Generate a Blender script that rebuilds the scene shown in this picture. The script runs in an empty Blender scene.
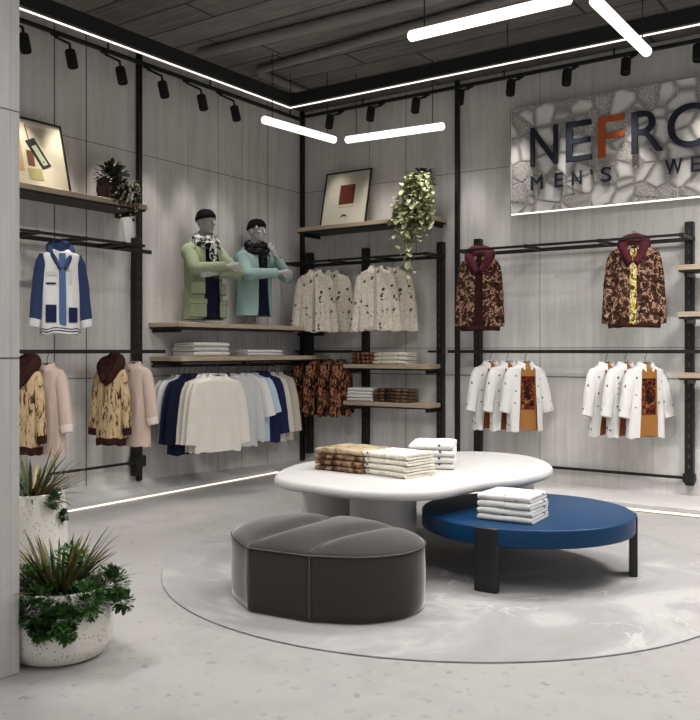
import bpy, math, random
from mathutils import Vector, Matrix, noise
R = math.radians
sc = bpy.context.scene
COL = sc.collection

# ------------------------------------------------------------------ camera, world, exposure
F, U0, V0, EYE = 866.0, 350.0, 351.0, 1.35          # focal length in pixels, horizon row, eye height
YAW = math.atan2(600, 866)
CX, CY = 6.2549, -8.0382                             # camera position; room corner is the origin
FW = (-math.sin(YAW), math.cos(YAW)); RT = (math.cos(YAW), math.sin(YAW))
cam = bpy.data.cameras.new('camera'); camo = bpy.data.objects.new('camera', cam); COL.objects.link(camo)
camo.location = (CX, CY, EYE); camo.rotation_euler = (R(90), 0, YAW)
cam.sensor_width = 36; cam.lens = F / 720 * 36; cam.shift_y = -(360 - V0) / 720; cam.clip_end = 60
sc.camera = camo
w = bpy.data.worlds.new('world'); sc.world = w; w.use_nodes = True
w.node_tree.nodes['Background'].inputs[0].default_value = (0.97, 0.98, 1.0, 1)
w.node_tree.nodes['Background'].inputs[1].default_value = 0.75
sc.view_settings.view_transform = 'Standard'; sc.view_settings.look = 'None'
sc.view_settings.gamma = 1; sc.view_settings.use_curve_mapping = False
sc.view_settings.exposure = 0.22
TUBE_W, SPOT_W = 21.0, 55.0                         # watts of a ceiling tube and of a track spotlight
CEIL = 4.15

def ray(u):
    r = (u - U0) / F
    return (FW[0] + r * RT[0], FW[1] + r * RT[1])
def back(u, v, off=0.0):                             # the point of the plane y = -off seen at a pixel
    d = ray(u); Z = (-off - CY) / d[1]
    return Vector((CX + Z * d[0], -off, EYE - (v - V0) * Z / F))
def left(u, v, off=0.0):                             # the same for the plane x = off
    d = ray(u); Z = (off - CX) / d[0]
    return Vector((off, CY + Z * d[1], EYE - (v - V0) * Z / F))
def onh(u, v, z=0.0):                                # and for the horizontal plane at height z
    Z = F * (EYE - z) / (v - V0); d = ray(u)
    return Vector((CX + Z * d[0], CY + Z * d[1], z))

# ------------------------------------------------------------------ materials
def lin(h):
    if isinstance(h, (tuple, list)): return (h[0], h[1], h[2], 1)
    h = h.lstrip('#'); o = []
    for i in (0, 2, 4):
        c = int(h[i:i+2], 16) / 255
        o.append(c / 12.92 if c <= .04045 else ((c + .055) / 1.055) ** 2.4)
    return (*o, 1)
class NT:
    def __init__(s, name):
        s.m = bpy.data.materials.new(name); s.m.use_nodes = True; s.t = s.m.node_tree; s.n = s.t.nodes
        s.b = s.n['Principled BSDF']
    def node(s, k, **kw):
        n = s.n.new(k)
        for a, v in kw.items(): setattr(n, a, v)
        return n
    def put(s, v, sock):
        if hasattr(v, 'is_output'): s.t.links.new(v, sock)
        else: sock.default_value = v
    def coord(s, kind='Object', scale=(1, 1, 1), loc=(0, 0, 0)):
        if kind == 'World': o = s.node('ShaderNodeNewGeometry').outputs['Position']
        else: o = s.node('ShaderNodeTexCoord').outputs[kind]
        mp = s.node('ShaderNodeMapping'); s.t.links.new(o, mp.inputs[0])
        mp.inputs['Scale'].default_value = scale; mp.inputs['Location'].default_value = loc
        return mp.outputs[0]
    def noise(s, vec, scale=5, detail=3, rough=.55, dist=0):
        n = s.node('ShaderNodeTexNoise'); s.put(vec, n.inputs['Vector']); n.inputs['Scale'].default_value = scale
        n.inputs['Detail'].default_value = detail; n.inputs['Roughness'].default_value = rough
        n.inputs['Distortion'].default_value = dist
        return n.outputs['Fac']
    def voro(s, vec, scale=10, feature='F1', out='Distance', rnd=1):
        n = s.node('ShaderNodeTexVoronoi', feature=feature); s.put(vec, n.inputs['Vector'])
        n.inputs['Scale'].default_value = scale; n.inputs['Randomness'].default_value = rnd
        return n.outputs[out]
    def ramp(s, fac, stops, interp='LINEAR'):
        n = s.node('ShaderNodeValToRGB'); s.put(fac, n.inputs[0]); cr = n.color_ramp; cr.interpolation = interp
        while len(cr.elements) < len(stops): cr.elements.new(.5)
        for e, (p, c) in zip(cr.elements, stops): e.position = p; e.color = lin(c)
        return n.outputs[0]
    def mix(s, fac, a, b, mode='MIX'):
        n = s.node('ShaderNodeMix', data_type='RGBA', blend_type=mode)
        s.put(fac, n.inputs[0]); s.put(a, n.inputs[6]); s.put(b, n.inputs[7])
        return n.outputs[2]
    def math(s, op, a, b=0.0, c=0.0):
        n = s.node('ShaderNodeMath', operation=op)
        s.put(a, n.inputs[0]); s.put(b, n.inputs[1]); s.put(c, n.inputs[2])
        return n.outputs[0]
    def bump(s, h, strength=.3, dist=.01):
        n = s.node('ShaderNodeBump'); s.put(h, n.inputs['Height'])
        n.inputs['Strength'].default_value = strength; n.inputs['Distance'].default_value = dist
        s.t.links.new(n.outputs[0], s.b.inputs['Normal'])
    def fin(s, col, rough=.6, metal=0, **kw):
        s.put(col, s.b.inputs['Base Color']); s.put(rough, s.b.inputs['Roughness']); s.b.inputs['Metallic'].default_value = metal
        for k, v in kw.items(): s.b.inputs[k.replace('_', ' ')].default_value = v
        return s.m
W3 = lambda v: lin((v, v, v))

def m_plain(name, c, rough=.6, metal=0, bump=0, bscale=300, **kw):
    t = NT(name); v = t.coord()
    n = t.noise(v, 9, 3)
    col = t.mix(n, lin(c), lin(tuple(x * .82 for x in lin(c)[:3])))
    if bump: t.bump(t.noise(v, bscale, 2), bump, .002)
    return t.fin(col, rough, metal, **kw)
def m_cloth(name, c, **kw):
    t = NT(name); v = t.coord(); c = lin(c)
    f = t.noise(t.coord(scale=(9, 9, 2.2)), 1.5, 3)
    col = t.mix(f, c, lin(tuple(x * .84 for x in c[:3])))
    wv = t.noise(v, 420, 1)
    t.bump(t.math('ADD', t.math('MULTIPLY', f, 3.0), t.math('MULTIPLY', wv, .25)), .35, .01)
    return t.fin(col, .85, Sheen_Weight=kw.get('sheen', .05), Specular_IOR_Level=.12)
def m_emit(name, c, s):
    t = NT(name); t.put(lin(c), t.b.inputs['Emission Color']); t.b.inputs['Emission Strength'].default_value = s
    return t.fin(lin(c), .4)
def m_concrete(name, base, dark, axis, seams=True):
    t = NT(name); p = t.coord('World')
    st = t.noise(t.coord('World', scale=(5, 5, .35)), 2.2, 6, .62)          # vertical streaks
    st2 = t.noise(t.coord('World', scale=(16, 16, .8)), 2.0, 4, .6, .3)
    cl = t.noise(p, .9, 5, .6, .4)
    f = t.math('ADD', t.math('MULTIPLY', st, .42), t.math('ADD', t.math('MULTIPLY', cl, .38), t.math('MULTIPLY', st2, .2)))
    col = t.ramp(f, [(.3, dark), (.5, base), (.72, tuple(min(1, x * 1.32) for x in lin(base)[:3]))])
    fine = t.noise(p, 30, 4, .7)
    col = t.mix(t.math('MULTIPLY', fine, .35), col, lin(dark))
    holes = t.math('LESS_THAN', t.voro(p, 2.2), .018)
    col = t.mix(t.math('MULTIPLY', holes, .7), col, lin((.03, .03, .03)))
    h = t.math('ADD', t.math('MULTIPLY', st2, .6), t.math('MULTIPLY', fine, .5))
    if seams:
        sx = t.node('ShaderNodeSeparateXYZ'); t.put(p, sx.inputs[0])
        a = sx.outputs[axis]; z = sx.outputs[2]
        m = None
        for src, pos, wd in seams if isinstance(seams, list) else []:
            q = a if src == 'a' else z
            l = t.math('LESS_THAN', t.math('ABSOLUTE', t.math('SUBTRACT', q, pos)), wd)
            m = l if m is None else t.math('MAXIMUM', m, l)
        brd = t.math('LESS_THAN', t.math('FRACT', t.math('MULTIPLY', a, 1 / .31)), .02)
        m = t.math('MAXIMUM', m, t.math('MULTIPLY', brd, .16))
        col = t.mix(t.math('MULTIPLY', m, .85), col, lin((.02, .02, .02)))
        h = t.math('SUBTRACT', h, m)
    t.bump(h, .35, .012)
    return t.fin(col, .82)
def m_ceiling():
    t = NT('board formed concrete'); p = t.coord('World')
    sx = t.node('ShaderNodeSeparateXYZ'); t.put(p, sx.inputs[0])
    yy = t.math('MULTIPLY', sx.outputs[1], 1 / .34)
    row = t.math('FLOOR', yy); fr = t.math('FRACT', yy)
    rv = t.node('ShaderNodeTexWhiteNoise', noise_dimensions='1D'); t.put(row, rv.inputs['W'])
    gap = t.math('LESS_THAN', t.math('MULTIPLY', t.math('ABSOLUTE', t.math('SUBTRACT', fr, .5)), 2.0), .93)
    xx = t.math('FRACT', t.math('ADD', t.math('MULTIPLY', sx.outputs[0], 1 / 2.2), rv.outputs[0]))
    gx = t.math('GREATER_THAN', xx, .012)
    g = t.math('MULTIPLY', gap, gx)
    gr = t.noise(t.coord('World', scale=(.8, 9, 1)), 3, 5, .65)
    cl = t.noise(p, 1.3, 4)
    f = t.math('ADD', t.math('MULTIPLY', gr, .55), t.math('ADD', t.math('MULTIPLY', cl, .3), t.math('MULTIPLY', rv.outputs[0], .2)))
    col = t.ramp(f, [(.3, '#3b3836'), (.55, '#6a6663'), (.8, '#8f8b87')])
    col = t.mix(t.math('MULTIPLY', t.math('SUBTRACT', 1.0, g), .8), col, lin('#141312'))
    t.bump(t.math('ADD', g, t.math('ADD', t.math('MULTIPLY', gr, .7), t.math('MULTIPLY', rv.outputs[0], .8))), .6, .03)
    return t.fin(col, .85)
def m_floor(name, base, dark, speck, rough=.5):
    t = NT(name); p = t.coord('World')
    cl = t.noise(p, 1.6, 6, .62, .8); c2 = t.noise(p, 7, 4, .6)
    col = t.ramp(t.math('ADD', t.math('MULTIPLY', cl, .65), t.math('MULTIPLY', c2, .35)), [(.34, dark), (.54, base)])
    sp = t.math('MULTIPLY', t.math('LESS_THAN', t.voro(t.mix(.08, p, t.noise(p, 9, 2)), 5.5), .12), t.math('GREATER_THAN', t.noise(p, 22, 3), .52))
    col = t.mix(t.math('MULTIPLY', sp, .55), col, lin(speck))
    fs = t.math('MULTIPLY', t.math('LESS_THAN', t.voro(t.mix(.05, p, t.noise(p, 20, 2)), 13), .24), t.math('GREATER_THAN', t.noise(p, 30, 3), .5))
    col = t.mix(t.math('MULTIPLY', fs, .3), col, lin(speck))
    col = t.mix(t.math('MULTIPLY', t.noise(p, 26, 5, .7), .22), col, lin(dark))
    t.bump(c2, .06, .01)
    return t.fin(col, rough)
def m_rug():
    t = NT('cloudy grey rug'); p = t.coord()
    cl = t.noise(p, 1.1, 6, .6, 1.6); c2 = t.noise(p, 60, 3)
    col = t.ramp(cl, [(.36, '#8b8886'), (.5, '#939190'), (.6, '#a5a2a0')])
    vn = t.math('LESS_THAN', t.math('ABSOLUTE', t.math('SUBTRACT', t.noise(p, .9, 5, .6, 2.2), .52)), .012)
    col = t.mix(t.math('MULTIPLY', t.math('MULTIPLY', vn, t.math('GREATER_THAN', t.noise(p, .8, 2), .56)), .5), col, lin('#bab7b5'))
    col = t.mix(t.math('MULTIPLY', c2, .18), col, lin('#6b6866'))
    t.bump(c2, .25, .006)
    return t.fin(col, .75)
def m_wood():
    t = NT('pale oak'); g = t.noise(t.coord('World', scale=(1.2, 1.2, 22)), 4, 5, .6, .5)
    col = t.ramp(g, [(.3, '#8d7d68'), (.55, '#a89780'), (.75, '#b9aa93')])
    return t.fin(col, .55)
def m_dots(name, base, spot, scale=17, thr=.2, line='#a98f6d', keep=.5, lines=.5):
    t = NT(name); v = t.coord(); wv = t.mix(.06, v, t.noise(v, 14, 2))
    cell = t.node('ShaderNodeTexVoronoi'); t.put(wv, cell.inputs[0]); cell.inputs['Scale'].default_value = scale
    k = t.node('ShaderNodeSeparateColor'); t.put(cell.outputs['Color'], k.inputs[0])
    d = t.math('MULTIPLY', t.math('LESS_THAN', cell.outputs['Distance'], thr), t.math('GREATER_THAN', k.outputs[0], keep))
    d = t.math('MULTIPLY', d, t.math('GREATER_THAN', t.noise(v, 70, 2), .42))
    ln = t.math('LESS_THAN', t.math('ABSOLUTE', t.math('SUBTRACT', t.noise(v, 20, 3, .6, 1.2), .5)), .022)
    base = lin(base)
    col = t.mix(t.math('MULTIPLY', ln, lines), base, lin(line))
    col = t.mix(d, col, lin(spot))
    t.bump(t.noise(t.coord(scale=(9, 9, 2.2)), 1.5, 3), .6, .03)
    return t.fin(col, .85)
def m_camo(name, stops, scale=16, stretch=(1, 1, 1), dist=1.0):
    t = NT(name); v = t.coord(scale=stretch)
    n = t.noise(v, scale, 4, .6, dist)
    col = t.ramp(n, stops)
    t.bump(t.noise(t.coord(scale=(9, 9, 2.2)), 1.5, 3), .5, .02)
    return t.fin(col, .85, Specular_IOR_Level=.12)
def m_scarf():
    t = NT('black and white scarf'); v = t.coord()
    n = t.noise(v, 17, 2, .5, 1.0)
    return t.fin(t.ramp(n, [(.49, '#0e0e0f'), (.53, '#d8d6d2')], 'LINEAR'), .9)
def m_stone_panel():
    t = NT('stone mosaic panel'); v = t.coord(scale=(1, 1, 1))
    wv = t.mix(.10, v, t.node('ShaderNodeTexNoise').outputs['Color'])
    e = t.voro(wv, 6.2, 'DISTANCE_TO_EDGE'); n = t.noise(v, 4, 4); f = t.noise(v, 55, 2)
    cellc = t.voro(wv, 6.2, 'F1', 'Color')
    k = t.node('ShaderNodeSeparateColor'); t.put(cellc, k.inputs[0])
    col = t.ramp(e, [(.0, '#8a8682'), (.07, '#a09c98'), (.14, '#cfccc8'), (.24, '#e6e3df')])
    col = t.mix(t.math('MULTIPLY', t.math('GREATER_THAN', k.outputs[0], .62), .75), col, t.ramp(f, [(.42, '#6b6763'), (.58, '#b5b1ac')]))
    col = t.mix(t.math('MULTIPLY', n, .3), col, lin('#a09c98'))
    sx = t.node('ShaderNodeSeparateXYZ'); t.put(v, sx.inputs[0])
    gx = t.math('LESS_THAN', t.math('FRACT', t.math('MULTIPLY', sx.outputs[0], 1 / .79)), .006)
    col = t.mix(gx, col, lin('#d9d4c4'))
    t.bump(t.math('MINIMUM', e, .1), .5, .06)
    return t.fin(col, .4)
def m_terrazzo():
    t = NT('speckled white planter'); v = t.coord()
    s = t.math('MULTIPLY', t.math('LESS_THAN', t.voro(v, 62), .26), t.math('GREATER_THAN', t.noise(v, 30, 2), .5))
    col = t.mix(t.math('MULTIPLY', s, .75), lin('#cfcbc1'), lin('#6f665a'))
    return t.fin(col, .6)
def m_leaf(name, a, b, scale=6, rough=.45):
    t = NT(name); v = t.coord()
    return t.fin(t.ramp(t.noise(v, scale, 3), [(.38, a), (.62, b)]), rough)
def m_velvet(name, c):
    t = NT(name); v = t.coord()
    n = t.noise(v, 3, 4); t.bump(t.noise(v, 300, 2), .2, .002)
    c = lin(c)
    return t.fin(t.mix(n, c, lin(tuple(x * .8 for x in c[:3]))), .8, Sheen_Weight=1.0, Sheen_Roughness=.28, Specular_IOR_Level=.3)

LSEAMS = [('a', -3.42, .006), ('a', -3.09, .006), ('a', -1.42, .004), ('a', -1.05, .003), ('a', -.62, .004), ('z', 1.11, .004), ('z', 3.2, .003), ('a', -2.5, .003)]
BSEAMS = [('a', 1.42, .004), ('a', 2.95, .003), ('a', .95, .003), ('a', 4.6, .004), ('z', 1.10, .005), ('z', 1.38, .003), ('z', 3.2, .003)]
MAT = dict(
    wall_l=m_concrete('board marked concrete left', '#c8c4c0', '#a09c98', 1, LSEAMS),
    wall_b=m_concrete('board marked concrete back', '#cac7c3', '#a5a29e', 0, BSEAMS),
    column=m_concrete('smooth concrete column', '#a5a3a0', '#92908d', 1, [('z', 1.32, .004), ('z', 2.35, .003), ('z', 3.3, .003)]),
    ceiling=m_ceiling(), floor=m_floor('pale microcement', '#999694', '#8c8987', '#605d5b'),
    plinth=m_floor('white microcement', '#c2bfbd', '#b7b4b2', '#a29e9b', .5), rug=m_rug(), wood=m_wood(),
    black=m_plain('black steel', '#191817', .45, .3), blackmatte=m_plain('matte black', '#0f0f10', .7),
    glow=m_emit('lamp glow', (1, .96, .9), 1.35), strip=m_emit('led strip', (1, .96, .9), 1.0), warm=m_emit('warm led strip', (1, .91, .76), .85),
    white=m_plain('white lacquer table', '#c3c0be', .45), blue=m_plain('blue lacquer', '#073356', .4, Specular_IOR_Level=.2),
    blackwood=m_plain('black stained wood', '#0b0b0c', .5),
    velvet=m_velvet('grey velvet', '#322d2a'), pipe=m_plain('velvet piping', '#4c4845', .8),
    duct=m_plain('grey painted conduit', '#7d7875', .6),
    letter=m_plain('navy sign letters', '#0c1428', .7), orange=m_plain('orange sign letter', '#b5541f', .7),
    panel=m_stone_panel(), paneledge=m_plain('grey panel edge', '#8a8784', .5),
    cream=m_cloth('cream cotton', '#cfc9bf'), white_c=m_cloth('white cotton', '#d6d4d1'), greywhite=m_cloth('grey white cotton', '#bfbfbd'),
    paleblue=m_cloth('pale blue cotton', '#b3c4d4'), navy=m_cloth('navy cotton', '#1f2546', sheen=0), navydark=m_cloth('dark navy knit', '#14172c', sheen=0),
    oat=m_cloth('oat linen', '#b9b0a0'), beige=m_cloth('beige wool', '#c2aea1'), beigecuff=m_cloth('pale beige lining', '#d8cdc4'),
    sage=m_cloth('sage green cotton', '#8e977a', sheen=0), mint=m_cloth('mint blue shell', '#93aba6', sheen=0), knit=m_cloth('black knit', '#0d0b0c', sheen=0),
    burg=m_cloth('burgundy jersey', '#4c1f28', sheen=0), chocolate=m_cloth('chocolate jersey', '#331b16', sheen=0), mannequin=m_plain('grey mannequin', '#a9a6a4', .55),
    blue_v=m_cloth('slate blue wool', '#2c3959'), blue_l=m_cloth('light slate blue placket', '#50668c'), rib=m_cloth('white ribbing', '#cfcdcb'),
    ribstripe=m_cloth('navy rib stripe', '#23283f'), red=m_cloth('red tassel', '#8a2c2c'), scarf=m_scarf(),
    darkscarf=m_camo('dark patterned scarf', [(.45, '#0c0b0d'), (.58, '#2b2a31'), (.66, '#4c4a50')], 20),
    dots=m_dots('cream print with dark blots', '#d2cabb', '#241d1a', 15, .27, '#8a7458', .35, .55),
    dotswhite=m_dots('white print with grey blots', '#cfcdca', '#3d3e46', 19, .21, '#c3bbb0', .45, .45),
    dotsfold=m_dots('cream folded print', '#d2ccbf', '#3a3026', 22, .22, '#9d8a6a', .5, .5),
    camo=m_camo('brown painterly print', [(.40, '#1f120e'), (.49, '#3d251b'), (.55, '#5a3628'), (.585, '#bfa791'), (.61, '#7a5642'), (.68, '#3a231a')], 22),
    tan=m_camo('tan streaked print', [(.36, '#2e1d14'), (.42, '#6f563c'), (.46, '#ac9370'), (.7, '#bda786')], 28, (1, 1, .3), .9),
    rust=m_camo('rust ornament print', [(.40, '#150c0a'), (.48, '#3a2118'), (.53, '#75422b'), (.565, '#b38a68'), (.60, '#5e2419'), (.7, '#2a1611')], 22, (1, 1, .6)),
    brownfold=m_camo('brown folded print', [(.38, '#2a1a13'), (.5, '#5d422f'), (.62, '#8c745c')], 14),
    tanfold=m_camo('tan folded print', [(.34, '#6a5640'), (.48, '#9c8a70'), (.62, '#ad9d84')], 10),
    darkfold=m_camo('dark brown folded print', [(.36, '#17100d'), (.52, '#4a3426'), (.64, '#7c6350')], 16),
    ochre=m_plain('ochre tee', '#96622a', .9), rusttee=m_plain('rust brown tee', '#8a4a1c', .85),
    teeprint=m_camo('dark red tee print', [(.44, '#1d110e'), (.54, '#641d15'), (.62, '#7d5a2a')], 22),
    yellow=m_camo('yellow print strip', [(.42, '#3a2a1c'), (.5, '#b39a2c'), (.6, '#cfc6a6')], 30),
    terrazzo=m_terrazzo(), soil=m_plain('dark soil', '#1d1712', .95),
    spike=m_leaf('dark spiky leaves', '#23301c', '#4a4a26', 5), spiketip=m_leaf('bronze spiky leaves', '#4c3a22', '#7a6a30', 5),
    bush=m_leaf('deep green leaves', '#1a3415', '#3d6527', 8), pothos=m_leaf('cream variegated leaves', '#6f7a3c', '#d3d2a6', 9),
    darkleaf=m_leaf('dark leaves', '#0e150b', '#283018', 9), palevine=m_leaf('pale vine leaves', '#6b6b48', '#a8a37e', 12),
    basket=m_camo('dark woven basket', [(.4, '#1d1512'), (.6, '#3d2d24')], 60), pot_dark=m_plain('dark pot', '#12130f', .5), stem=m_plain('plant stem', '#4f5a30', .7),
    blossom=m_plain('small pale blossoms', '#a7997b', .8),
    frame=m_plain('black picture frame', '#0c0b0b', .4), mount=m_plain('cream mount board', '#cfc3a8', .6), mount2=m_plain('ivory mount board', '#d0c9b6', .6),
    art_red=m_camo('dark red artwork block', [(.4, '#4c1a10'), (.55, '#6e2a18'), (.65, '#3a130c')], 24), art_brown=m_plain('brown artwork', '#6a3f1e', .7),
    art_tan=m_plain('tan artwork', '#b79a63', .7), art_olive=m_plain('olive artwork', '#a9a069', .7), art_pale=m_plain('pale green artwork', '#a9b08a', .7),
    brass=m_plain('dark button', '#2a2420', .4, .5),
)
def m_glass():
    t = NT('picture glass'); g = t.node('ShaderNodeBsdfGlossy'); g.inputs['Roughness'].default_value = .06
    tr = t.node('ShaderNodeBsdfTransparent'); mx = t.node('ShaderNodeMixShader'); mx.inputs[0].default_value = .05
    t.t.links.new(tr.outputs[0], mx.inputs[1]); t.t.links.new(g.outputs[0], mx.inputs[2])
    t.t.links.new(mx.outputs[0], t.n['Material Output'].inputs[0])
    return t.m
MAT['glass'] = m_glass(); MAT['slot'] = m_plain('grey slot', '#3b3835', .6)

# ------------------------------------------------------------------ mesh kit
def catmull(pts, n=8, closed=True):
    out = []; N = len(pts); P = [Vector(p) for p in pts]
    for i in range(N if closed else N - 1):
        a, b, c, d = [P[(i + k) % N] if closed else P[min(max(i + k, 0), N - 1)] for k in (-1, 0, 1, 2)]
        for k in range(n):
            t = k / n
            out.append(.5 * ((2 * b) + (c - a) * t + (2 * a - 5 * b + 4 * c - d) * t * t + (3 * b - a - 3 * c + d) * t ** 3))
    if not closed: out.append(P[-1])
    return out
class MB:
    def __init__(s): s.v = []; s.f = []
    def add(s, vs, fs, M=None):
        o = len(s.v); s.v += [(M @ Vector(p)) if M else Vector(p) for p in vs]; s.f += [[i + o for i in f] for f in fs]; return s
    def box(s, a, b, bev=0.0, M=None):
        (x0, y0, z0), (x1, y1, z1) = a, b
        if bev <= 0:
            vs = [(x, y, z) for z in (z0, z1) for y in (y0, y1) for x in (x0, x1)]
            return s.add(vs, [(0, 2, 3, 1), (4, 5, 7, 6), (0, 1, 5, 4), (2, 6, 7, 3), (0, 4, 6, 2), (1, 3, 7, 5)], M)
        c = bev; r = [(x0+c, y0), (x1-c, y0), (x1, y0+c), (x1, y1-c), (x1-c, y1), (x0+c, y1), (x0, y1-c), (x0, y0+c)]
        ri = [(x0+2*c, y0+c), (x1-2*c, y0+c), (x1-c, y0+2*c), (x1-c, y1-2*c), (x1-2*c, y1-c), (x0+2*c, y1-c), (x0+c, y1-2*c), (x0+c, y0+2*c)]
        rings = [[(*p, z0) for p in ri], [(*p, z0+c) for p in r], [(*p, z1-c) for p in r], [(*p, z1) for p in ri]]
        return s.loft(rings, M=M)
    def loft(s, rings, cap=True, M=None, close=False, wrap=True):
        n = len(rings[0]); vs = [p for r in rings for p in r]; fs = []; K = len(rings)
        for k in range(K if close else K - 1):
            for i in range(n if wrap else n - 1):
                j = (i + 1) % n; a = k * n; b = ((k + 1) % K) * n
                fs.append((a + i, a + j, b + j, b + i))
        if cap and not close: fs += [tuple(range(n - 1, -1, -1)), tuple((K - 1) * n + i for i in range(n))]
        return s.add(vs, fs, M)
    def tube(s, path, r, n=8, cap=True, flat=None, M=None, close=False, up=None):
        P = [Vector(p) for p in path]; K = len(P)
        rr = r if isinstance(r, (list, tuple)) else [r] * K
        rings = []; prev = None
        for i in range(K):
            if close: t = P[(i + 1) % K] - P[i - 1]
            else: t = P[min(i + 1, K - 1)] - P[max(i - 1, 0)]
            t.normalize()
            if prev is None:
                a = Vector(up) if up else (Vector((0, 0, 1)) if abs(t.z) < .9 else Vector((0, 1, 0)))
                u = (a - t * a.dot(t)).normalized()
            else: u = (prev - t * prev.dot(t)).normalized()
            prev = u; q = t.cross(u); fl = flat if flat else 1
            rings.append([P[i] + (u * math.cos(2*math.pi*k/n) * fl + q * math.sin(2*math.pi*k/n)) * rr[i] for k in range(n)])
        return s.loft(rings, cap, M, close)
    def cyl(s, a, b, r, r2=None, n=16, M=None): return s.tube([a, b], [r, r if r2 is None else r2], n, M=M)
    def lathe(s, prof, n=32, c=(0, 0, 0), M=None):
        rings = [[(c[0] + r * math.cos(2*math.pi*k/n), c[1] + r * math.sin(2*math.pi*k/n), c[2] + z) for k in range(n)] for r, z in prof]
        return s.loft(rings, True, M)
    def ball(s, c, r, n=12, M=None):
        if not isinstance(r, (tuple, list)): r = (r, r, r)
        rings = []
        for i in range(1, n):
            a = math.pi * i / n
            rings.append([(c[0] + r[0]*math.sin(a)*math.cos(2*math.pi*k/(2*n)), c[1] + r[1]*math.sin(a)*math.sin(2*math.pi*k/(2*n)), c[2] - r[2]*math.cos(a)) for k in range(2*n)])
        return s.loft(rings, True, M)
    def slab(s, outline, z0, z1, rnd=.02, k=4, M=None):      # prism of any outline with rounded edges
        N = len(outline); O = [Vector((p[0], p[1])) for p in outline]
        nor = []
        for i in range(N):
            t = (O[(i+1) % N] - O[i-1]).normalized(); nor.append(Vector((t.y, -t.x)))
        ar = sum(O[i].x * O[(i+1) % N].y - O[(i+1) % N].x * O[i].y for i in range(N))
        sg = 1 if ar > 0 else -1
        def ring(ins, z): return [(O[i].x - sg*nor[i].x*ins, O[i].y - sg*nor[i].y*ins, z) for i in range(N)]
        rings = [ring(rnd*(1-math.sin(a)), z0 + rnd*(1-math.cos(a))) for a in [math.pi/2*j/k for j in range(k+1)]]
        rings += [ring(rnd*(1-math.cos(a)), z1 - rnd*(1-math.sin(a))) for a in [math.pi/2*j/k for j in range(k+1)]]
        return s.loft(rings, True, M)
    def obj(s, name, mat, parent=None, smooth=40, loc=None, rot=None, kind=None, label=None):
        me = bpy.data.meshes.new(name); me.from_pydata([tuple(v) for v in s.v], [], s.f)
        me.validate(); me.update()
        if mat: me.materials.append(MAT[mat] if isinstance(mat, str) else mat)
        if smooth:
            me.polygons.foreach_set('use_smooth', [True] * len(me.polygons)); me.set_sharp_from_angle(angle=R(smooth))
        import bmesh
        bm = bmesh.new(); bm.from_mesh(me); bmesh.ops.recalc_face_normals(bm, faces=bm.faces); bm.to_mesh(me); bm.free()
        o = bpy.data.objects.new(name, me); COL.objects.link(o)
        if parent: o.parent = parent
        if loc is not None: o.location = loc
        if rot is not None: o.rotation_euler = rot
        if kind: o['kind'] = kind
        if label: o['label'] = label
        return o
def tag(o, label, cat, group=None):
    o['label'] = label; o['category'] = cat
    if group: o['group'] = group
    return o
def thing(name, label, cat, loc=(0, 0, 0), rz=0, group=None):
    o = bpy.data.objects.new(name, None); COL.objects.link(o); o.empty_display_size = .1
    o.location = loc; o.rotation_euler = (0, 0, rz)
    return tag(o, label, cat, group)
def dup(root, loc, rz, label, group=None):                # a copy of a thing with its parts and sub-parts
    r = root.copy(); COL.objects.link(r); r.location = loc; r.rotation_euler = (0, 0, rz); r['label'] = label
    if group: r['group'] = group
    for ch in list(root.children):
        c = ch.copy(); COL.objects.link(c); c.parent = r
        for g in ch.children:
            d = g.copy(); COL.objects.link(d); d.parent = c
    return r

# ------------------------------------------------------------------ the room
RX, FY = 8.6, -10.0
def struct(name, mb, mat): return mb.obj(name, mat, None, 30, kind='structure')
struct('floor', MB().box((-.2, FY, -.12), (RX + .2, .2, 0)), 'floor')
struct('ceiling', MB().box((-.2, FY, CEIL), (RX + .2, .2, CEIL + .15)), 'ceiling')
struct('wall_left', MB().box((-.2, FY, 0), (0, .2, CEIL)), 'wall_l')
struct('wall_back', MB().box((0, 0, 0), (RX, .2, CEIL)), 'wall_b')
struct('wall_right', MB().box((RX, FY, 2.95), (RX + .2, .2, CEIL)).box((RX, -1.2, 0), (RX + .2, .2, 2.95)).box((RX, -5.6, 0), (RX + .2, -5.2, 2.95)).box((RX, FY, 0), (RX + .2, FY + .4, 2.95)), 'wall_b')
struct('wall_front', MB().box((-.2, FY - .2, 2.95), (RX + .2, FY, CEIL)).box((-.2, FY - .2, 0), (2.4, FY, 2.95)), 'wall_b')
struct('trim_column', MB().box((2.45, -7.0, 0), (3.05, -5.842, CEIL), .004), 'column')
# low plinth along both walls, with a lit shadow gap at its foot
struct('trim_plinth_back', MB().box((.17, -.70, .03), (RX, 0, .07), .004).box((.12, -.66, 0), (RX, 0, .03)), 'plinth')
pl = MB(); ys = [(-8, .24, .26), (-3.35, .20, .17), (-.66, .15, .085), (0, .15, .072)]
pl.loft([[(0, y, .02), (wd, y, .02), (wd, y, .05), (.0, y, zz)] for y, wd, zz in ys])
struct('trim_plinth_left', pl, 'plinth')
led = MB().box((.15, -.68, .008), (RX, -.662, .024)).obj('plinth_light_strip', 'warm')
tag(led, 'thin warm light strip glowing under the low ledge along the sign wall', 'light strip')
led = MB().loft([[(wd - .02, y, .004), (wd - .002, y, .004), (wd - .002, y, .015), (wd - .02, y, .015)] for y, wd, zz in ys[:3]]).obj('plinth_light_strip', 'warm')
tag(led, 'thin warm light strip glowing along the floor under the hanging coats', 'light strip')

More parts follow.
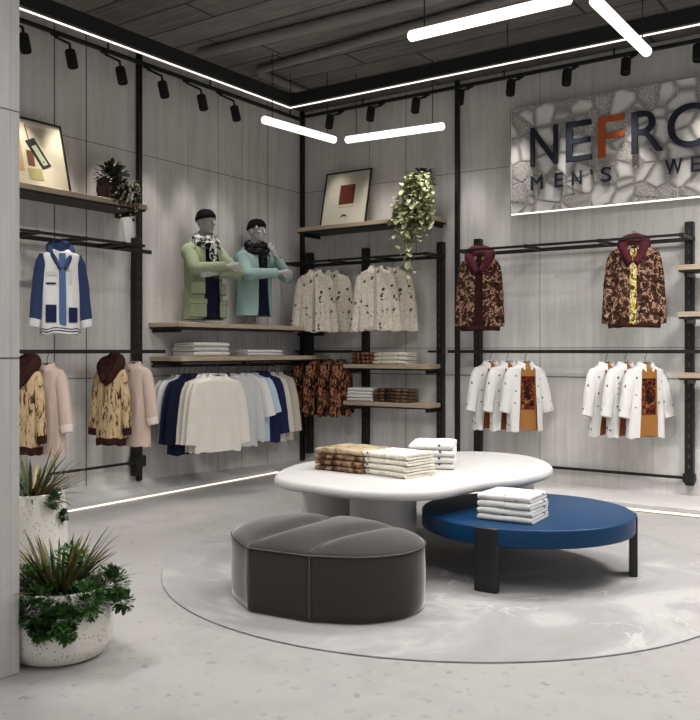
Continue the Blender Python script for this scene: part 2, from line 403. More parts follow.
# wall poles
def pole(x, y, label):
    o = MB().box((x - .022, y - .022, .07), (x + .022, y + .022, CEIL), .003).obj('wall_pole', 'black')
    tag(o, label, 'pole', 'tall black poles on the walls'); return o
pole(.03, -.03, 'tall thin black pole standing in the corner between the two walls')
pole(2.06, -.03, 'tall thin black pole between the shelf rack and the rack below the sign')
MB_pole = MB().box((.008, -2.532, .14), (.052, -2.488, CEIL), .003).obj('wall_pole', 'black')
tag(MB_pole, 'tall thin black pole on left wall beside the varsity jacket rack', 'pole', 'tall black poles on the walls')

# ------------------------------------------------------------------ ceiling fittings
# lighting tracks and spotlights
def track(bx, hangers):
    o = MB().box(*bx).obj('light_track', 'blackmatte')
    for x, y in hangers: MB().cyl((x, y, bx[1][2]), (x, y, CEIL), .008, n=8).obj('hanger_rod', 'blackmatte', o)
    return o
t = track([(.04, -6.5, 4.02), (.085, -.05, 4.045)], [(.062, y) for y in (-5.6, -4.2, -2.9, -1.6, -.3)]); tag(t, 'black spotlight track along top of the left wall', 'light track')
t = track([(.10, -.085, 4.06), (RX - .05, -.04, 4.085)], [(x, -.062) for x in (.9, 2.6, 3.7, 5.1, 6.5)]); tag(t, 'black spotlight track along top of the sign wall', 'light track')
def spot_proto(drop):
    r = thing('track_spotlight', '', 'spotlight', group='track spotlights')
    MB().tube([(0, 0, -.002), (0, -.01, -.03), (0, -.20, -.05 - drop * .3), (0, -.215, .06 - drop)], .011, 8).box((-.03, -.015, -.02), (.03, .015, 0)).obj('stem', 'blackmatte', r)
    MB().lathe([(.0, .075), (.04, .075), (.044, .065), (.044, -.068), (.040, -.072), (.036, -.05), (0, -.05)], 20).obj('lamp_head', 'blackmatte', r, loc=(0, -.225, -drop), rot=(R(-14), 0, R(8)))
    return r
sp = {}
def spot(p, rz, target, label, E=1.0, size=46, blend=.55, drop=.2):
    if drop not in sp: sp[drop] = r = spot_proto(drop); r.location = p; r.rotation_euler = (0, 0, rz); r['label'] = label
    else: r = dup(sp[drop], p, rz, label)
    L = bpy.data.lights.new('spotlight_beam', 'SPOT'); L.energy = SPOT_W * E; L.spot_size = R(size); L.spot_blend = blend; L.color = (1, .96, .91); L.shadow_soft_size = .05
    o = bpy.data.objects.new('spotlight_beam', L); COL.objects.link(o)
    src = Vector(p) + Vector((math.sin(rz) * .24, -math.cos(rz) * .24, -drop - .09)); o.location = src
    o.rotation_euler = (Vector(target) - src).to_track_quat('-Z', 'Y').to_euler(); o.parent = r
    o.matrix_parent_inverse = (Matrix.Translation(Vector(p)) @ Matrix.Rotation(rz, 4, 'Z')).inverted()
LS = [(24, 'cut by the pillar edge'), (71, 'above the framed tag picture'), (121, 'above the basket plant'), (163, 'second right of the left pole'), (202, 'above the green parka'), (235, 'above the mint jacket')]
for i, (u, tx) in enumerate(LS):
    q = left(u, 60, .28)
    spot((.062, q.y, 4.022), R(90), (.20, q.y + .1, 1.2), 'small black spotlight hanging from the left wall track, ' + tx, [1.2, 1.3, 1.2, .9, .8, .5][i], drop=.26)
BS = [(330, 'nearest the corner'), (371, 'above the tube lights'), (416, 'above the trailing plant'), (460, 'beside the middle pole'), (511, 'above left edge of the sign'), (567, 'above the letter E'), (626, 'above the letters F and R'), (698, 'at right frame edge')]
for i, (u, tx) in enumerate(BS):
    q = back(u, 90, .28)
    spot((q.x, -.062, 4.062), 0, (q.x + .05, -.22, 1.2), 'small black spotlight on the back wall track, ' + tx, [.5, .7, .9, 1.0, 1.1, 1.1, 1.1, 1.1][i], 46, .8, .175)

# black rectangular light frame
fr = thing('ceiling_light_frame', 'large black rectangular ceiling frame edged with a white light line', 'ceiling light', (.745, -1.155, 3.82))
FX, FYY = 7.2, -6.6
bw = .06
MB().box((0, -bw, 0), (FX, 0, .12)).obj('beam', 'blackmatte', fr)
MB().box((0, FYY, 0), (bw, -bw, .12)).obj('beam', 'blackmatte', fr)
MB().box((FX - bw, FYY, 0), (FX, -bw, .12)).obj('beam', 'blackmatte', fr)
MB().box((bw, FYY, 0), (FX - bw, FYY + bw, .12)).obj('beam', 'blackmatte', fr)
MB().box((-.002, -.016, -.008), (FX + .002, .002, .012)).obj('light_line', 'strip', fr)
MB().box((-.002, FYY - .002, -.008), (.016, -.017, .012)).obj('light_line', 'strip', fr)
MB().box((FX - .016, FYY - .002, -.008), (FX + .002, -.017, .012)).obj('light_line', 'strip', fr)
for x, y in [(.03, -.03), (2.4, -.03), (4.8, -.03), (.03, -3.2), (FX - .03, -.03), (FX - .03, FYY + .03), (.03, FYY + .03)]:
    MB().cyl((x, y, .12), (x, y, CEIL - 3.82), .004, n=6).obj('suspension_wire', 'blackmatte', fr)

# glowing tubes
def tube_lamp(a, b, label, E=1.0, r=.037):
    a, b = Vector(a), Vector(b); c = (a + b) / 2; h = (b - a) / 2; L = h.length
    rt = thing('tube_light', label, 'tube light', c, math.atan2(h.y, h.x), 'glowing ceiling tubes')
    MB().tube([(-L, 0, 0), (-L + .012, 0, 0), (L - .012, 0, 0), (L, 0, 0)], [r * .7, r, r, r * .7], 16).obj('glowing_tube', 'glow', rt)
    for s in (-1, 1):
        MB().cyl((s * (L - .12), 0, r * .9), (s * (L - .12), 0, CEIL - c.z), .004, n=6).obj('suspension_wire', 'blackmatte', rt)
    A = bpy.data.lights.new('tube_glow', 'AREA'); A.shape = 'RECTANGLE'; A.size = 2 * L * .96; A.size_y = .07; A.energy = TUBE_W * E; A.color = (1, .985, .965); A.spread = R(152)
    o = bpy.data.objects.new('tube_glow', A); COL.objects.link(o); o.parent = rt; o.location = (0, 0, -r - .004)
tube_lamp(onh(263, 119.5, 3.5), onh(335, 140, 3.5), 'glowing white tube light nearest the corner, running along the left wall', .22)
tube_lamp(onh(346, 140, 3.5), onh(444, 126, 3.5), 'glowing white tube light above the framed red picture', .3)
tube_lamp((3.215, -2.94, 3.5), (4.36, -2.94, 3.5), 'glowing white tube light under the ceiling left of the crossing tube', 1.6)
tube_lamp((4.465, -2.83, 3.5), (4.465, -1.70, 3.5), 'glowing white tube light crossing the black ceiling frame above the sign', 1.3)
for (x, y, dx, dy, E_, tx) in [(3.3, -4.6, .57, 0, 1.1, 'above the velvet pouf'), (5.6, -4.2, 0, .57, 1.0, 'right of the blue table'), (1.75, -5.5, 0, .57, 2.6, 'above the planters'),
                       (4.6, -6.2, .57, 0, 1.2, 'in front of the round rug'), (6.6, -6.4, 0, .57, .8, 'nearest the entrance'), (6.6, -2.2, .57, 0, 1.3, 'beyond the sign'), (5.75, -1.7, .57, 0, 3.6, 'just right of the picture, before the sign')]:  # unseen tubes of the same design, added to light walls and floor
    tube_lamp((x - dx, y - dy, 3.5), (x + dx, y + dy, 3.5), 'added unseen fill tube light hanging high ' + tx, E_)

# conduits on the ceiling
def conduit(pts, label, r=.035):
    tag(MB().tube(pts, r, 10).obj('ceiling_conduit', 'duct'), label, 'conduit')
a = onh(256, 71, CEIL - .05); b = onh(470, 10, CEIL - .05); c = onh(318, 98, CEIL - .05)
conduit([c, a + (c - a) * .06, a + (b - a) * .02, b + (b - a) * .6], 'grey bent conduit running across the dark ceiling inside the frame', .04)
a = onh(200, 54, CEIL - .05); b = onh(420, 0, CEIL - .05)
conduit([a, b, b + (b - a) * .5], 'straight grey conduit on ceiling left of the bent one', .05)

# ------------------------------------------------------------------ racks and shelves
PW = .036
def post(mb_parent, x, y, z0, z1, axis):
    o = MB().box((x - PW, y - PW, z0), (x + PW, y + PW, z1), .004).obj('post', 'black', mb_parent)
    m = MB()
    n = int((z1 - z0) / .09)
    for k in range(n):                                     # slots up the outer face
        z = z0 + .06 + k * .09
        if axis == 'b': m.box((x - .006, y - PW - .0015, z), (x + .006, y - PW + .001, z + .035))
        else: m.box((x + PW - .001, y - .006, z), (x + PW + .0015, y + .006, z + .035))
    m.obj('slots', 'slot', o)
LZ, LOWZ, LD = 2.33, 1.345, .46
def rack_back(x0, x1, posts, label, low=(None, None), rod=True):
    r = thing('clothes_rack', label, 'clothes rack', (0, 0, 0))
    for x in posts: post(r, x, -.045, .165, 2.49, 'b')
    MB().box((x0, -.10, LZ - .018), (x1, -.082, LZ + .018)).obj('wall_rail', 'black', r)
    MB().box((x0, -LD - .012, LZ - .011), (x1, -LD + .012, LZ + .011)).obj('front_rail', 'black', r)
    n = max(2, round((x1 - x0) / .62)); xs = [x0 + .03 + (x1 - x0 - .06) * k / n for k in range(n + 1)]
    for x in xs: MB().box((x - .016, -LD, LZ - .016), (x + .016, -.09, LZ + .016)).obj('crossbar', 'black', r)
    if low[0] is not None:
        MB().box((low[0], -.318, LOWZ - .016), (low[1], -.282, LOWZ + .016)).obj('hanging_rail', 'black', r)
        for x in (low[0] + .02, *posts, low[1] - .02):
            MB().box((x - .012, -.30, LOWZ - .012), (x + .012, -.005, LOWZ + .012)).obj('rail_arm', 'black', r)
    if rod:
        MB().box((x0 + .05, -.06, .215), (x1, -.036, .24)).obj('bottom_rod', 'black', r)
        for x in posts: MB().box((x - .05, -.095, .19), (x + .05, -.02, .27), .004).obj('rod_bracket', 'black', r)
    return r
rack_back(.10, 1.95, (.147, .93, 1.875), 'black steel clothes rack with ladder rail under the framed red picture', (.30, .90), False)
rack_back(2.27, 4.42, (2.305, 4.366), 'black steel clothes rack below the sign holding two dark hooded jackets', (2.10, 4.60))
# left wall rack
lr = thing('clothes_rack', 'black steel clothes rack on the left wall with the varsity jacket', 'clothes rack')
LLZ = 2.275; LLD = .42
for y in (-2.56, -4.7): post(lr, .045, y, .19, 2.40, 'l')
MB().box((.082, -4.9, LLZ - .018), (.10, -2.42, LLZ + .018)).obj('wall_rail', 'black', lr)
MB().box((LLD - .012, -4.9, LLZ - .011), (LLD + .012, -2.80, LLZ + .011)).obj('front_rail', 'black', lr)
for y in (-4.3, -3.88, -3.42, -3.02, -2.84): MB().box((.09, y - .016, LLZ - .016), (LLD, y + .016, LLZ + .016)).obj('crossbar', 'black', lr)
MB().box((.282, -4.9, LOWZ - .016), (.318, -2.45, LOWZ + .016)).obj('hanging_rail', 'black', lr)
for y in (-4.7, -2.56): MB().box((.005, y - .012, LOWZ - .012), (.30, y + .012, LOWZ + .012)).obj('rail_arm', 'black', lr)
MB().box((.09, -4.9, .315), (.112, -2.60, .337)).obj('bottom_rod', 'black', lr)
MB().box((.02, -2.62, .28), (.115, -2.50, .38), .004).obj('rod_bracket', 'black', lr)

def shelf(a, b, wall, label, th=.045, steel=.016):
    r = thing('shelf', label, 'shelf')
    (x0, y0, z0), (x1, y1, z1) = a, b                    # z0 = z1 = top
    MB().box((x0, y0, z0 - th), (x1, y1, z0), .003).obj('board', 'wood', r)
    ins = .012
    MB().box((x0 + ins, y0 + ins, z0 - th - steel), (x1 - ins, y1 - ins, z0 - th - .0005)).obj('steel_tray', 'black', r)
    n = 2
    for k in range(n):
        if wall == 'b':
            x = x0 + .06 + (x1 - x0 - .12) * k; MB().box((x - .012, y0 + .05, z0 - th - .05), (x + .012, -.004, z0 - th - steel)).obj('bracket', 'black', r)
        else:
            y = y0 + .06 + (y1 - y0 - .12) * k; MB().box((.004, y - .012, z0 - th - .05), (x1 - .05, y + .012, z0 - th - steel)).obj('bracket', 'black', r)
    return r
SH = {}
shelf((.004, -5.2, 2.655), (.36, -2.705, 2.655), 'l', 'pale oak shelf at the top of the left wall with a tag picture')
shelf((.004, -2.375, 1.62), (.42, -.02, 1.62), 'l', 'pale oak shelf with the two mannequins')
shelf((.004, -2.36, 1.30), (.42, -.05, 1.30), 'l', 'pale oak shelf over the hanging shirts holding pale folded clothes')
shelf((.20, -.36, 2.735), (1.925, -.004, 2.735), 'b', 'pale oak shelf with the trailing plant and framed red picture')
shelf((.83, -.34, 1.21), (1.90, -.10, 1.21), 'b', 'pale oak shelf with brown and cream print stacks')
shelf((.83, -.34, .81), (1.90, -.10, .81), 'b', 'pale oak shelf with white and dark brown stacks, lower of two')
for z, tx in [(2.085, 'topmost of three at right frame edge'), (1.685, 'middle of three at right frame edge'), (1.163, 'lowest of three at right frame edge')]:
    shelf((4.335, -.36, z), (5.7, -.10, z), 'b', 'pale oak shelf, ' + tx)

# ------------------------------------------------------------------ sign
s0, s1 = back(511, 108, .12), back(515, 216, .12)
zt, zb = 3.735, 2.70
sx0 = s0.x
sg = thing('shop_sign', 'large stone patterned sign with navy and orange lettering', 'sign', (sx0, -.12, zb))
SW = 3.7
MB().box((0, 0, 0), (SW, .03, zt - zb)).obj('panel', 'panel', sg)
MB().box((-.012, .004, -.004), (0, .12, zt - zb)).obj('side_edge', 'paneledge', sg)
MB().box((0, .03, zt - zb - .03), (SW, .12, zt - zb - .005)).obj('top_edge', 'paneledge', sg)
MB().box((0, .002, -.012), (SW, .028, -.001)).obj('light_line', 'strip', sg)
def letter(ch, x0, z0, x1, z1, mat, depth, parent, y):
    cu = bpy.data.curves.new('letter', 'FONT'); cu.body = ch; cu.extrude = depth / 2; cu.offset = 0; cu.resolution_u = 6
    o = bpy.data.objects.new('tmp', cu); COL.objects.link(o)
    bpy.context.view_layer.update()
    me = bpy.data.meshes.new_from_object(o.evaluated_get(bpy.context.evaluated_depsgraph_get()))
    bpy.data.objects.remove(o); bpy.data.curves.remove(cu)
    xs = [v.co.x for v in me.vertices]; ysv = [v.co.y for v in me.vertices]; a, b, c, d = min(xs), max(xs), min(ysv), max(ysv)
    for v in me.vertices:
        X = x0 + (v.co.x - a) / (b - a) * (x1 - x0); Z = z0 + (v.co.y - c) / (d - c) * (z1 - z0)
        v.co = Vector((X - sx0, y + (-v.co.z if True else 0) - depth / 2, Z - zb))
    me.materials.clear(); me.materials.append(MAT[mat]); me.update(); me.name = 'letter'
    import bmesh
    bm = bmesh.new(); bm.from_mesh(me); bmesh.ops.recalc_face_normals(bm, faces=bm.faces); bm.to_mesh(me); bm.free()
    o = bpy.data.objects.new('letter', me); COL.objects.link(o); o.parent = parent
    if mat == 'orange': o['label'] = 'orange letter F'
ZT, ZB = back(565, 123, .14).z, back(565, 162.5, .14).z
BX = lambda u: back(u, 150, .14).x
for ch, u0, u1, m in [('N', 530.5, 557.5, 'letter'), ('E', 566, 591.5, 'letter'), ('F', 598, 624, 'orange'), ('R', 631.5, 663, 'letter')]:
    letter(ch, BX(u0), ZB, BX(u1), ZT, m, .03, sg, 0)
letter('O', BX(667.5), ZB - .005, BX(667.5) + .40, ZT + .005, 'letter', .03, sg, 0)
zt2, zb2 = back(558, 173, .13).z, back(558, 187, .13).z
for ch, u0, u1 in [('M', 530.5, 542), ('E', 554.5, 562.5), ('N', 571.5, 581), ('S', 600.5, 611), ('W', 665, 682), ('E', 691, 700)]:
    letter(ch, BX(u0), zb2, BX(u1), zt2, 'letter', .02, sg, 0)
letter("'", BX(590), zt2 - .05, BX(592), zt2, 'letter', .02, sg, 0)

# ------------------------------------------------------------------ furniture
RUGC = (3.62, -3.18)
o = MB().slab([(1.755*math.cos(2*math.pi*k/128), 1.755*math.sin(2*math.pi*k/128)) for k in range(128)], .001, .009, .004, 2).obj('round_rug', 'rug', None, loc=(*RUGC, 0))
tag(o, 'large round cloudy grey rug lying under the tables and pouf', 'rug')
G = .0095                                                 # top of the rug

TZ = .55
px = [(274, 475), (283, 468), (305, 461.5), (345, 456.5), (400, 453), (460, 451), (500, 452), (532, 456), (551, 463), (549, 470), (520, 477), (490, 480), (468, 484), (440, 489), (400, 491), (350, 489), (310, 484), (283, 479.5)]
ol = catmull([onh(u, v, TZ).xy.to_3d() for u, v in px], 5)
tb = thing('display_table', 'large white kidney-shaped display table on thick round legs', 'table', (3.2, -2.9, 0))
def local(pts, o): return [(p[0] - o[0], p[1] - o[1]) for p in pts]
MB().slab(local(ol, (3.2, -2.9)), TZ - .066, TZ, .031, 5).obj('tabletop', 'white', tb, 50)
for (u, v, Z, r) in [(383, 480, 5.55, .215), (330, 480, 6.15, .20), (513, 480, 6.25, .15)]:
    d = ray(u); x, y = CX + d[0] * Z - 3.2, CY + d[1] * Z + 2.9
    MB().lathe([(r * .98, G), (r, G + .01), (r, TZ - .067)], 40, (x, y, 0)).obj('leg', 'white', tb)

BZ = .372; BC = (4.10, -3.01); BR = .645
ct = thing('coffee_table', 'low round blue coffee table with black panel legs', 'table', (*BC, 0))
circ = [(BR*math.cos(2*math.pi*k/96), BR*math.sin(2*math.pi*k/96)) for k in range(96)]
MB().slab(circ, BZ - .105, BZ, .012, 3).obj('tabletop', 'blue', ct, 50)
for (u, v) in [(481, 595), (630, 574)]:
    p = onh(u, v, G); a = math.atan2(p.y - BC[1], p.x - BC[0])
    M = Matrix.Rotation(a, 4, 'Z')
    MB().box((BR - .038, -.068, G), (BR + .006, .068, BZ - .004), .004, M).obj('leg', 'blackwood', ct)
a = R(128); M = Matrix.Rotation(a, 4, 'Z')
MB().box((BR - .038, -.068, G), (BR + .006, .068, BZ - .004), .004, M).obj('leg', 'blackwood', ct)
MB().box((-.5, -.03, BZ - .15), (.5, .03, BZ - .105)).box((-.03, -.5, BZ - .15), (.03, .5, BZ - .105)).obj('under_frame', 'blackwood', ct)

# velvet pouf
po = [(2.985, -4.47), (3.262, -4.662), (3.30, -4.685), (3.345, -4.682), (3.625, -4.652), (3.66, -4.645), (3.69, -4.632), (3.90, -4.52), (4.025, -4.32), (4.00, -4.10), (3.86, -3.95), (3.58, -3.85), (3.25, -3.84), (3.00, -3.96), (2.90, -4.22)]
pc = Vector((3.45, -4.28))
pf = thing('velvet_pouf', 'dark grey velvet leaf-shaped pouf with channel seams', 'pouf', (pc.x, pc.y, 0))
ring0 = catmull([(x - pc.x, y - pc.y, 0) for x, y in po], 10); NP = len(ring0)
PH = .345
sA, sB = Vector(po[2]) - pc, Vector(po[5]) - pc
SEAM = [catmull([(x - pc.x, y - pc.y, 0) for x, y in q], 40, closed=False) for q in
        ([(3.30, -4.685), (3.345, -4.42), (3.34, -4.12), (3.23, -3.84)], [(3.66, -4.645), (3.66, -4.45), (3.70, -4.22), (3.72, -3.90)])]
def seam_off(p):                                          # distance to the nearer of the two channel seams
    return min(math.hypot(p[0] - q.x, p[1] - q.y) for sm_ in SEAM for q in sm_)
body = []
for z, ins in [(G, .012), (G + .012, .002), (G + .05, 0), (PH * .5, -.004), (PH - .03, 0), (PH - .006, .004)]:
    body.append([(p.x * (1 - ins / .55), p.y * (1 - ins / .42), z) for p in ring0])
cut = lambda p: .008 * max(0, 1 - min((Vector((p[0], p[1])) - s).length for s in (sA, sB)) / .02)
for rg in body:
    for i, p in enumerate(rg):
        c = cut(p); rg[i] = (p[0] * (1 - c * 2), p[1] * (1 - c * 2), p[2])
MB().loft(body).obj('upholstered_side', 'velvet', pf, 60)
cu = []
def top_h(x, y, s):
    puff = 1 - math.exp(-(seam_off((x, y)) / .05) ** 1.4)
    return PH - .004 + .040 * (1 - s ** 6) ** .6 + .046 * puff * (1 - s ** 2.5)
for k in range(23):
    s = 1 - (k / 22) ** 1.5 if k < 22 else 0.0
    rg = []
    for p in ring0:
        x, y = p.x * s, p.y * s
        rg.append((x, y, top_h(x, y, s)))
    cu.append(rg)
top = MB().loft(cu, cap=False)
top.obj('cushion_top', 'velvet', pf, 70)
MB().tube([(p.x * 1.004, p.y * 1.004, PH - .004) for p in ring0], .004, 6, close=True).obj('piping', 'pipe', pf)
for q in SEAM:
    MB().tube([(p.x, p.y, top_h(p.x, p.y, 1 - max(0, min(1, (1 - max((Vector((p.x, p.y)).length / max(.01, Vector((r0.x, r0.y)).length)) for r0 in [min(ring0, key=lambda r_: abs(math.atan2(r_.y, r_.x) - math.atan2(p.y, p.x)))]))))) + .001) for p in q[4:-4:4]], .004, 6).obj('seam', 'pipe', pf)
for s in (sA, sB):
    MB().tube([(s.x * 1.002, s.y * 1.002, G + .02 + (PH - .03 - G) * k / 6) for k in range(7)], .004, 6).obj('seam', 'pipe', pf)

# ------------------------------------------------------------------ folded clothes
def folded_mb(wx, wy, h, seed, rolled=.5):
    rnd = random.Random(seed); m = MB(); K = 13; n = 5
    prof = []
    r = h / 2
    prof += [(wy / 2, h * .98), (wy * .2, h), (-wy * .2, h * 1.02), (-wy / 2 + r, h)]
    prof += [(-wy / 2 + r - r * math.sin(math.pi * k / 8), r + r * math.cos(math.pi * k / 8)) for k in range(1, 8)]
    prof += [(-wy / 2 + r, 0), (-wy * .1, 0), (wy / 2, 0), (wy / 2 + .002, h * .36), (0, h * .44), (-wy / 2 + r * .9, h * .47), (-wy / 2 + r * .9, h * .54), (0, h * .56), (wy / 2 + .002, h * .62)]
    rings = []
    for k in range(K):
        x = (k / (K - 1) - .5) * wx; e = abs(k / (K - 1) - .5) * 2
        rg = []
        for (y, z) in prof:
            nz = noise.noise(Vector((x * 9 + seed, y * 9, z * 20))) * .5
            zz = max(0, z + (nz * .006 if z > h * .3 else 0) - (h * .16 if (z > h * .6 and e > .99) else 0))
            rg.append((x + nz * .006 * (e > .9), y + noise.noise(Vector((x * 7, seed * 3.1, z * 30))) * .006, min(zz, h * 1.03)))
        rings.append(rg)
    return m.loft(rings)
ORD = ['bottom', 'second lowest', 'third lowest', 'fourth lowest']
def stack(n, loc, rz, wx, wy, h, mats, what, where, group, seed, labels=None):
    for k in range(n):
        o = folded_mb(wx * (1 - .012 * k), wy * (1 - .01 * k), h, seed + k * 7).obj('folded_shirt', mats[min(k, len(mats) - 1)], None, 60)
        rnd = random.Random(seed * 31 + k)
        o.location = (loc[0] + rnd.uniform(-.006, .006), loc[1] + rnd.uniform(-.006, .006), loc[2] + .001 + k * (h * 1.035 + .001))
        o.rotation_euler = (0, 0, rz + R(rnd.uniform(-2.5, 2.5)))
        wh = 'top one' if k == n - 1 else ORD[k]
        tag(o, f'folded {what}, {wh} in stack {where}', 'folded shirt', group)
# on the white table
q = onh(337, 462, TZ); w1 = onh(313, 468, TZ); w2 = onh(362, 474, TZ)
def edge_stack(u0, v0, u1, v1, z, depth, n, h, mats, what, where, group, seed):
    a, b = onh(u0, v0, z), onh(u1, v1, z); d = (b - a); wx = d.length; d.normalize(); nrm = Vector((-d.y, d.x, 0))
    c = (a + b) / 2 + nrm * depth / 2
    stack(n, (c.x, c.y, z), math.atan2(d.y, d.x), wx, depth, h, mats, what, where, group, seed)
edge_stack(314, 469.5, 361, 474.5, TZ, .34, 4, .036, ['brownfold', 'brownfold', 'brownfold', 'tanfold'], 'brown print shirt', 'at left end of white table', 'brown folded shirts on the white table', 3)
edge_stack(361, 473.5, 406, 479.5, TZ, .30, 4, .036, ['dotsfold'], 'cream dotted shirt', 'in middle of white table', 'cream folded shirts on the white table', 11)
edge_stack(409, 469.5, 455, 470.5, TZ, .42, 4, .041, ['dotswhite'], 'white speckled shirt', 'farthest right on white table', 'white folded shirts on the white table', 19)
edge_stack(476.5, 519, 531, 525, BZ, .30, 4, .036, ['dotswhite', 'dotswhite', 'dotswhite', 'dotswhite'], 'white dotted shirt', 'on the blue coffee table', 'folded shirts on the coffee table', 27)
# on the shelves
def shelf_stack(p, rz, wx, wy, n, h, mats, what, where, group, seed): stack(n, p, rz, wx, wy, h, mats, what, where, group, seed)
q = left(198, 356, .20); shelf_stack((.235, q.y + .02, 1.30), R(90), .50, .28, 3, .043, ['cream', 'greywhite', 'cream'], 'pale cotton shirt', 'below the green parka mannequin', 'folded shirts on the left wall shelf', 41)
q = left(252, 356, .20); shelf_stack((.235, q.y + .02, 1.30), R(90), .58, .28, 2, .030, ['greywhite', 'white_c'], 'pale cotton shirt', 'below the mint jacket mannequin', 'folded shirts on the left wall shelf', 47)
shelf_stack((1.06, -.22, 1.21), R(2), .28, .21, 3, .040, ['rust'], 'rust print shirt', 'on left of upper small shelf', 'rust folded shirts on the upper small shelf', 53)
shelf_stack((1.42, -.22, 1.21), R(-2), .42, .21, 3, .040, ['dotsfold'], 'cream print shirt', 'on right of upper small shelf', 'cream folded shirts on the upper small shelf', 59)
shelf_stack((1.02, -.22, .81), R(2), .32, .21, 4, .034, ['white_c'], 'plain white shirt', 'on left of lower small shelf', 'white folded shirts on the lower small shelf', 61)
shelf_stack((1.43, -.22, .81), R(-2), .44, .21, 4, .034, ['darkfold'], 'dark brown print shirt', 'on right of lower small shelf', 'dark folded shirts on the lower small shelf', 71)

# ------------------------------------------------------------------ hanging clothes
def fbm(x, y, z): return noise.noise(Vector((x, y, z)))
def body_rings(sw, hem, d, L, seed, neck=.075, inset=0.0, waist=0.0, n=40, shoulder=.055):
    rings = []
    prof = [(0, neck, .05), (.012, neck + .015, .055), (shoulder * .55, sw * .62, .075), (shoulder * .9, sw * .9, .085), (shoulder * 1.25, sw, .088)]
    prof += [(shoulder * 1.25 + (L - shoulder * 1.25) * k / 9, None, None) for k in range(1, 10)]
    for (dz, a, b) in prof:
        tt = max(0, (dz - shoulder * 1.25) / (L - shoulder * 1.25))
        if a is None:
            a = sw + (hem - sw) * tt - waist * math.sin(math.pi * tt); b = .088 + (d - .088) * min(1, tt * 1.5)
        rg = []
        for k in range(n):
            th = 2 * math.pi * k / n
            c, s_ = math.cos(th), math.sin(th)
            x = a * math.copysign(abs(c) ** .62, c); y = b * math.copysign(abs(s_) ** .8, s_)
            fo = tt * (.016 * math.sin(5 * th + seed) + .010 * math.sin(9 * th + seed * 1.7 + 3 * tt)) + .008 * fbm(x * 7 + seed, y * 7, dz * 6)
            m = 1 + fo / max(b, .05) * .8
            rg.append((x * (1 + fo * .8) * (1 - inset), y * m * (1 - inset * 2), -dz - .012 * abs(c) * tt + (.006 * math.sin(7 * th + seed) * (tt > .98))))
        rings.append(rg)
    return rings
def open_body(rings, gap0, gap1, thick=.006):
    n = len(rings[0]); m = MB()                           # front is at angle 270 degrees, index 3n/4
    mid = n * 3 // 4; K = len(rings)
    g = [gap0 + (gap1 - gap0) * (k / (K - 1)) for k in range(K)]
    R2 = []
    for k, r in enumerate(rings):
        pts = []
        ext = g[k]
        lo = ext; steps = n
        for i in range(steps + 1):
            a = mid + lo + (n - 2 * lo) * i / steps
            i0 = int(math.floor(a)); f = a - i0
            p, q = Vector(r[i0 % n]), Vector(r[(i0 + 1) % n]); pt = p.lerp(q, f)
            pts.append(pt)
        inn = [Vector((p.x * (1 - thick / .2), p.y * (1 - thick / .07), p.z)) for p in pts]
        R2.append(pts + inn[::-1])
    return m.loft(R2, cap=False)
def sleeve_path(side, sw, sl, ang, seed, fwd=.03, bend=.03):
    a = R(ang); P = []
    for k in range(9):
        t = k / 8
        P.append(Vector((side * (sw - .05 + sl * t * math.sin(a) + .03 * math.sin(min(1, t * 2) * math.pi / 2)),
                 -.005 - fwd * t * t - bend * math.sin(math.pi * t) * .3, -.072 - sl * t * math.cos(a))))
    return P
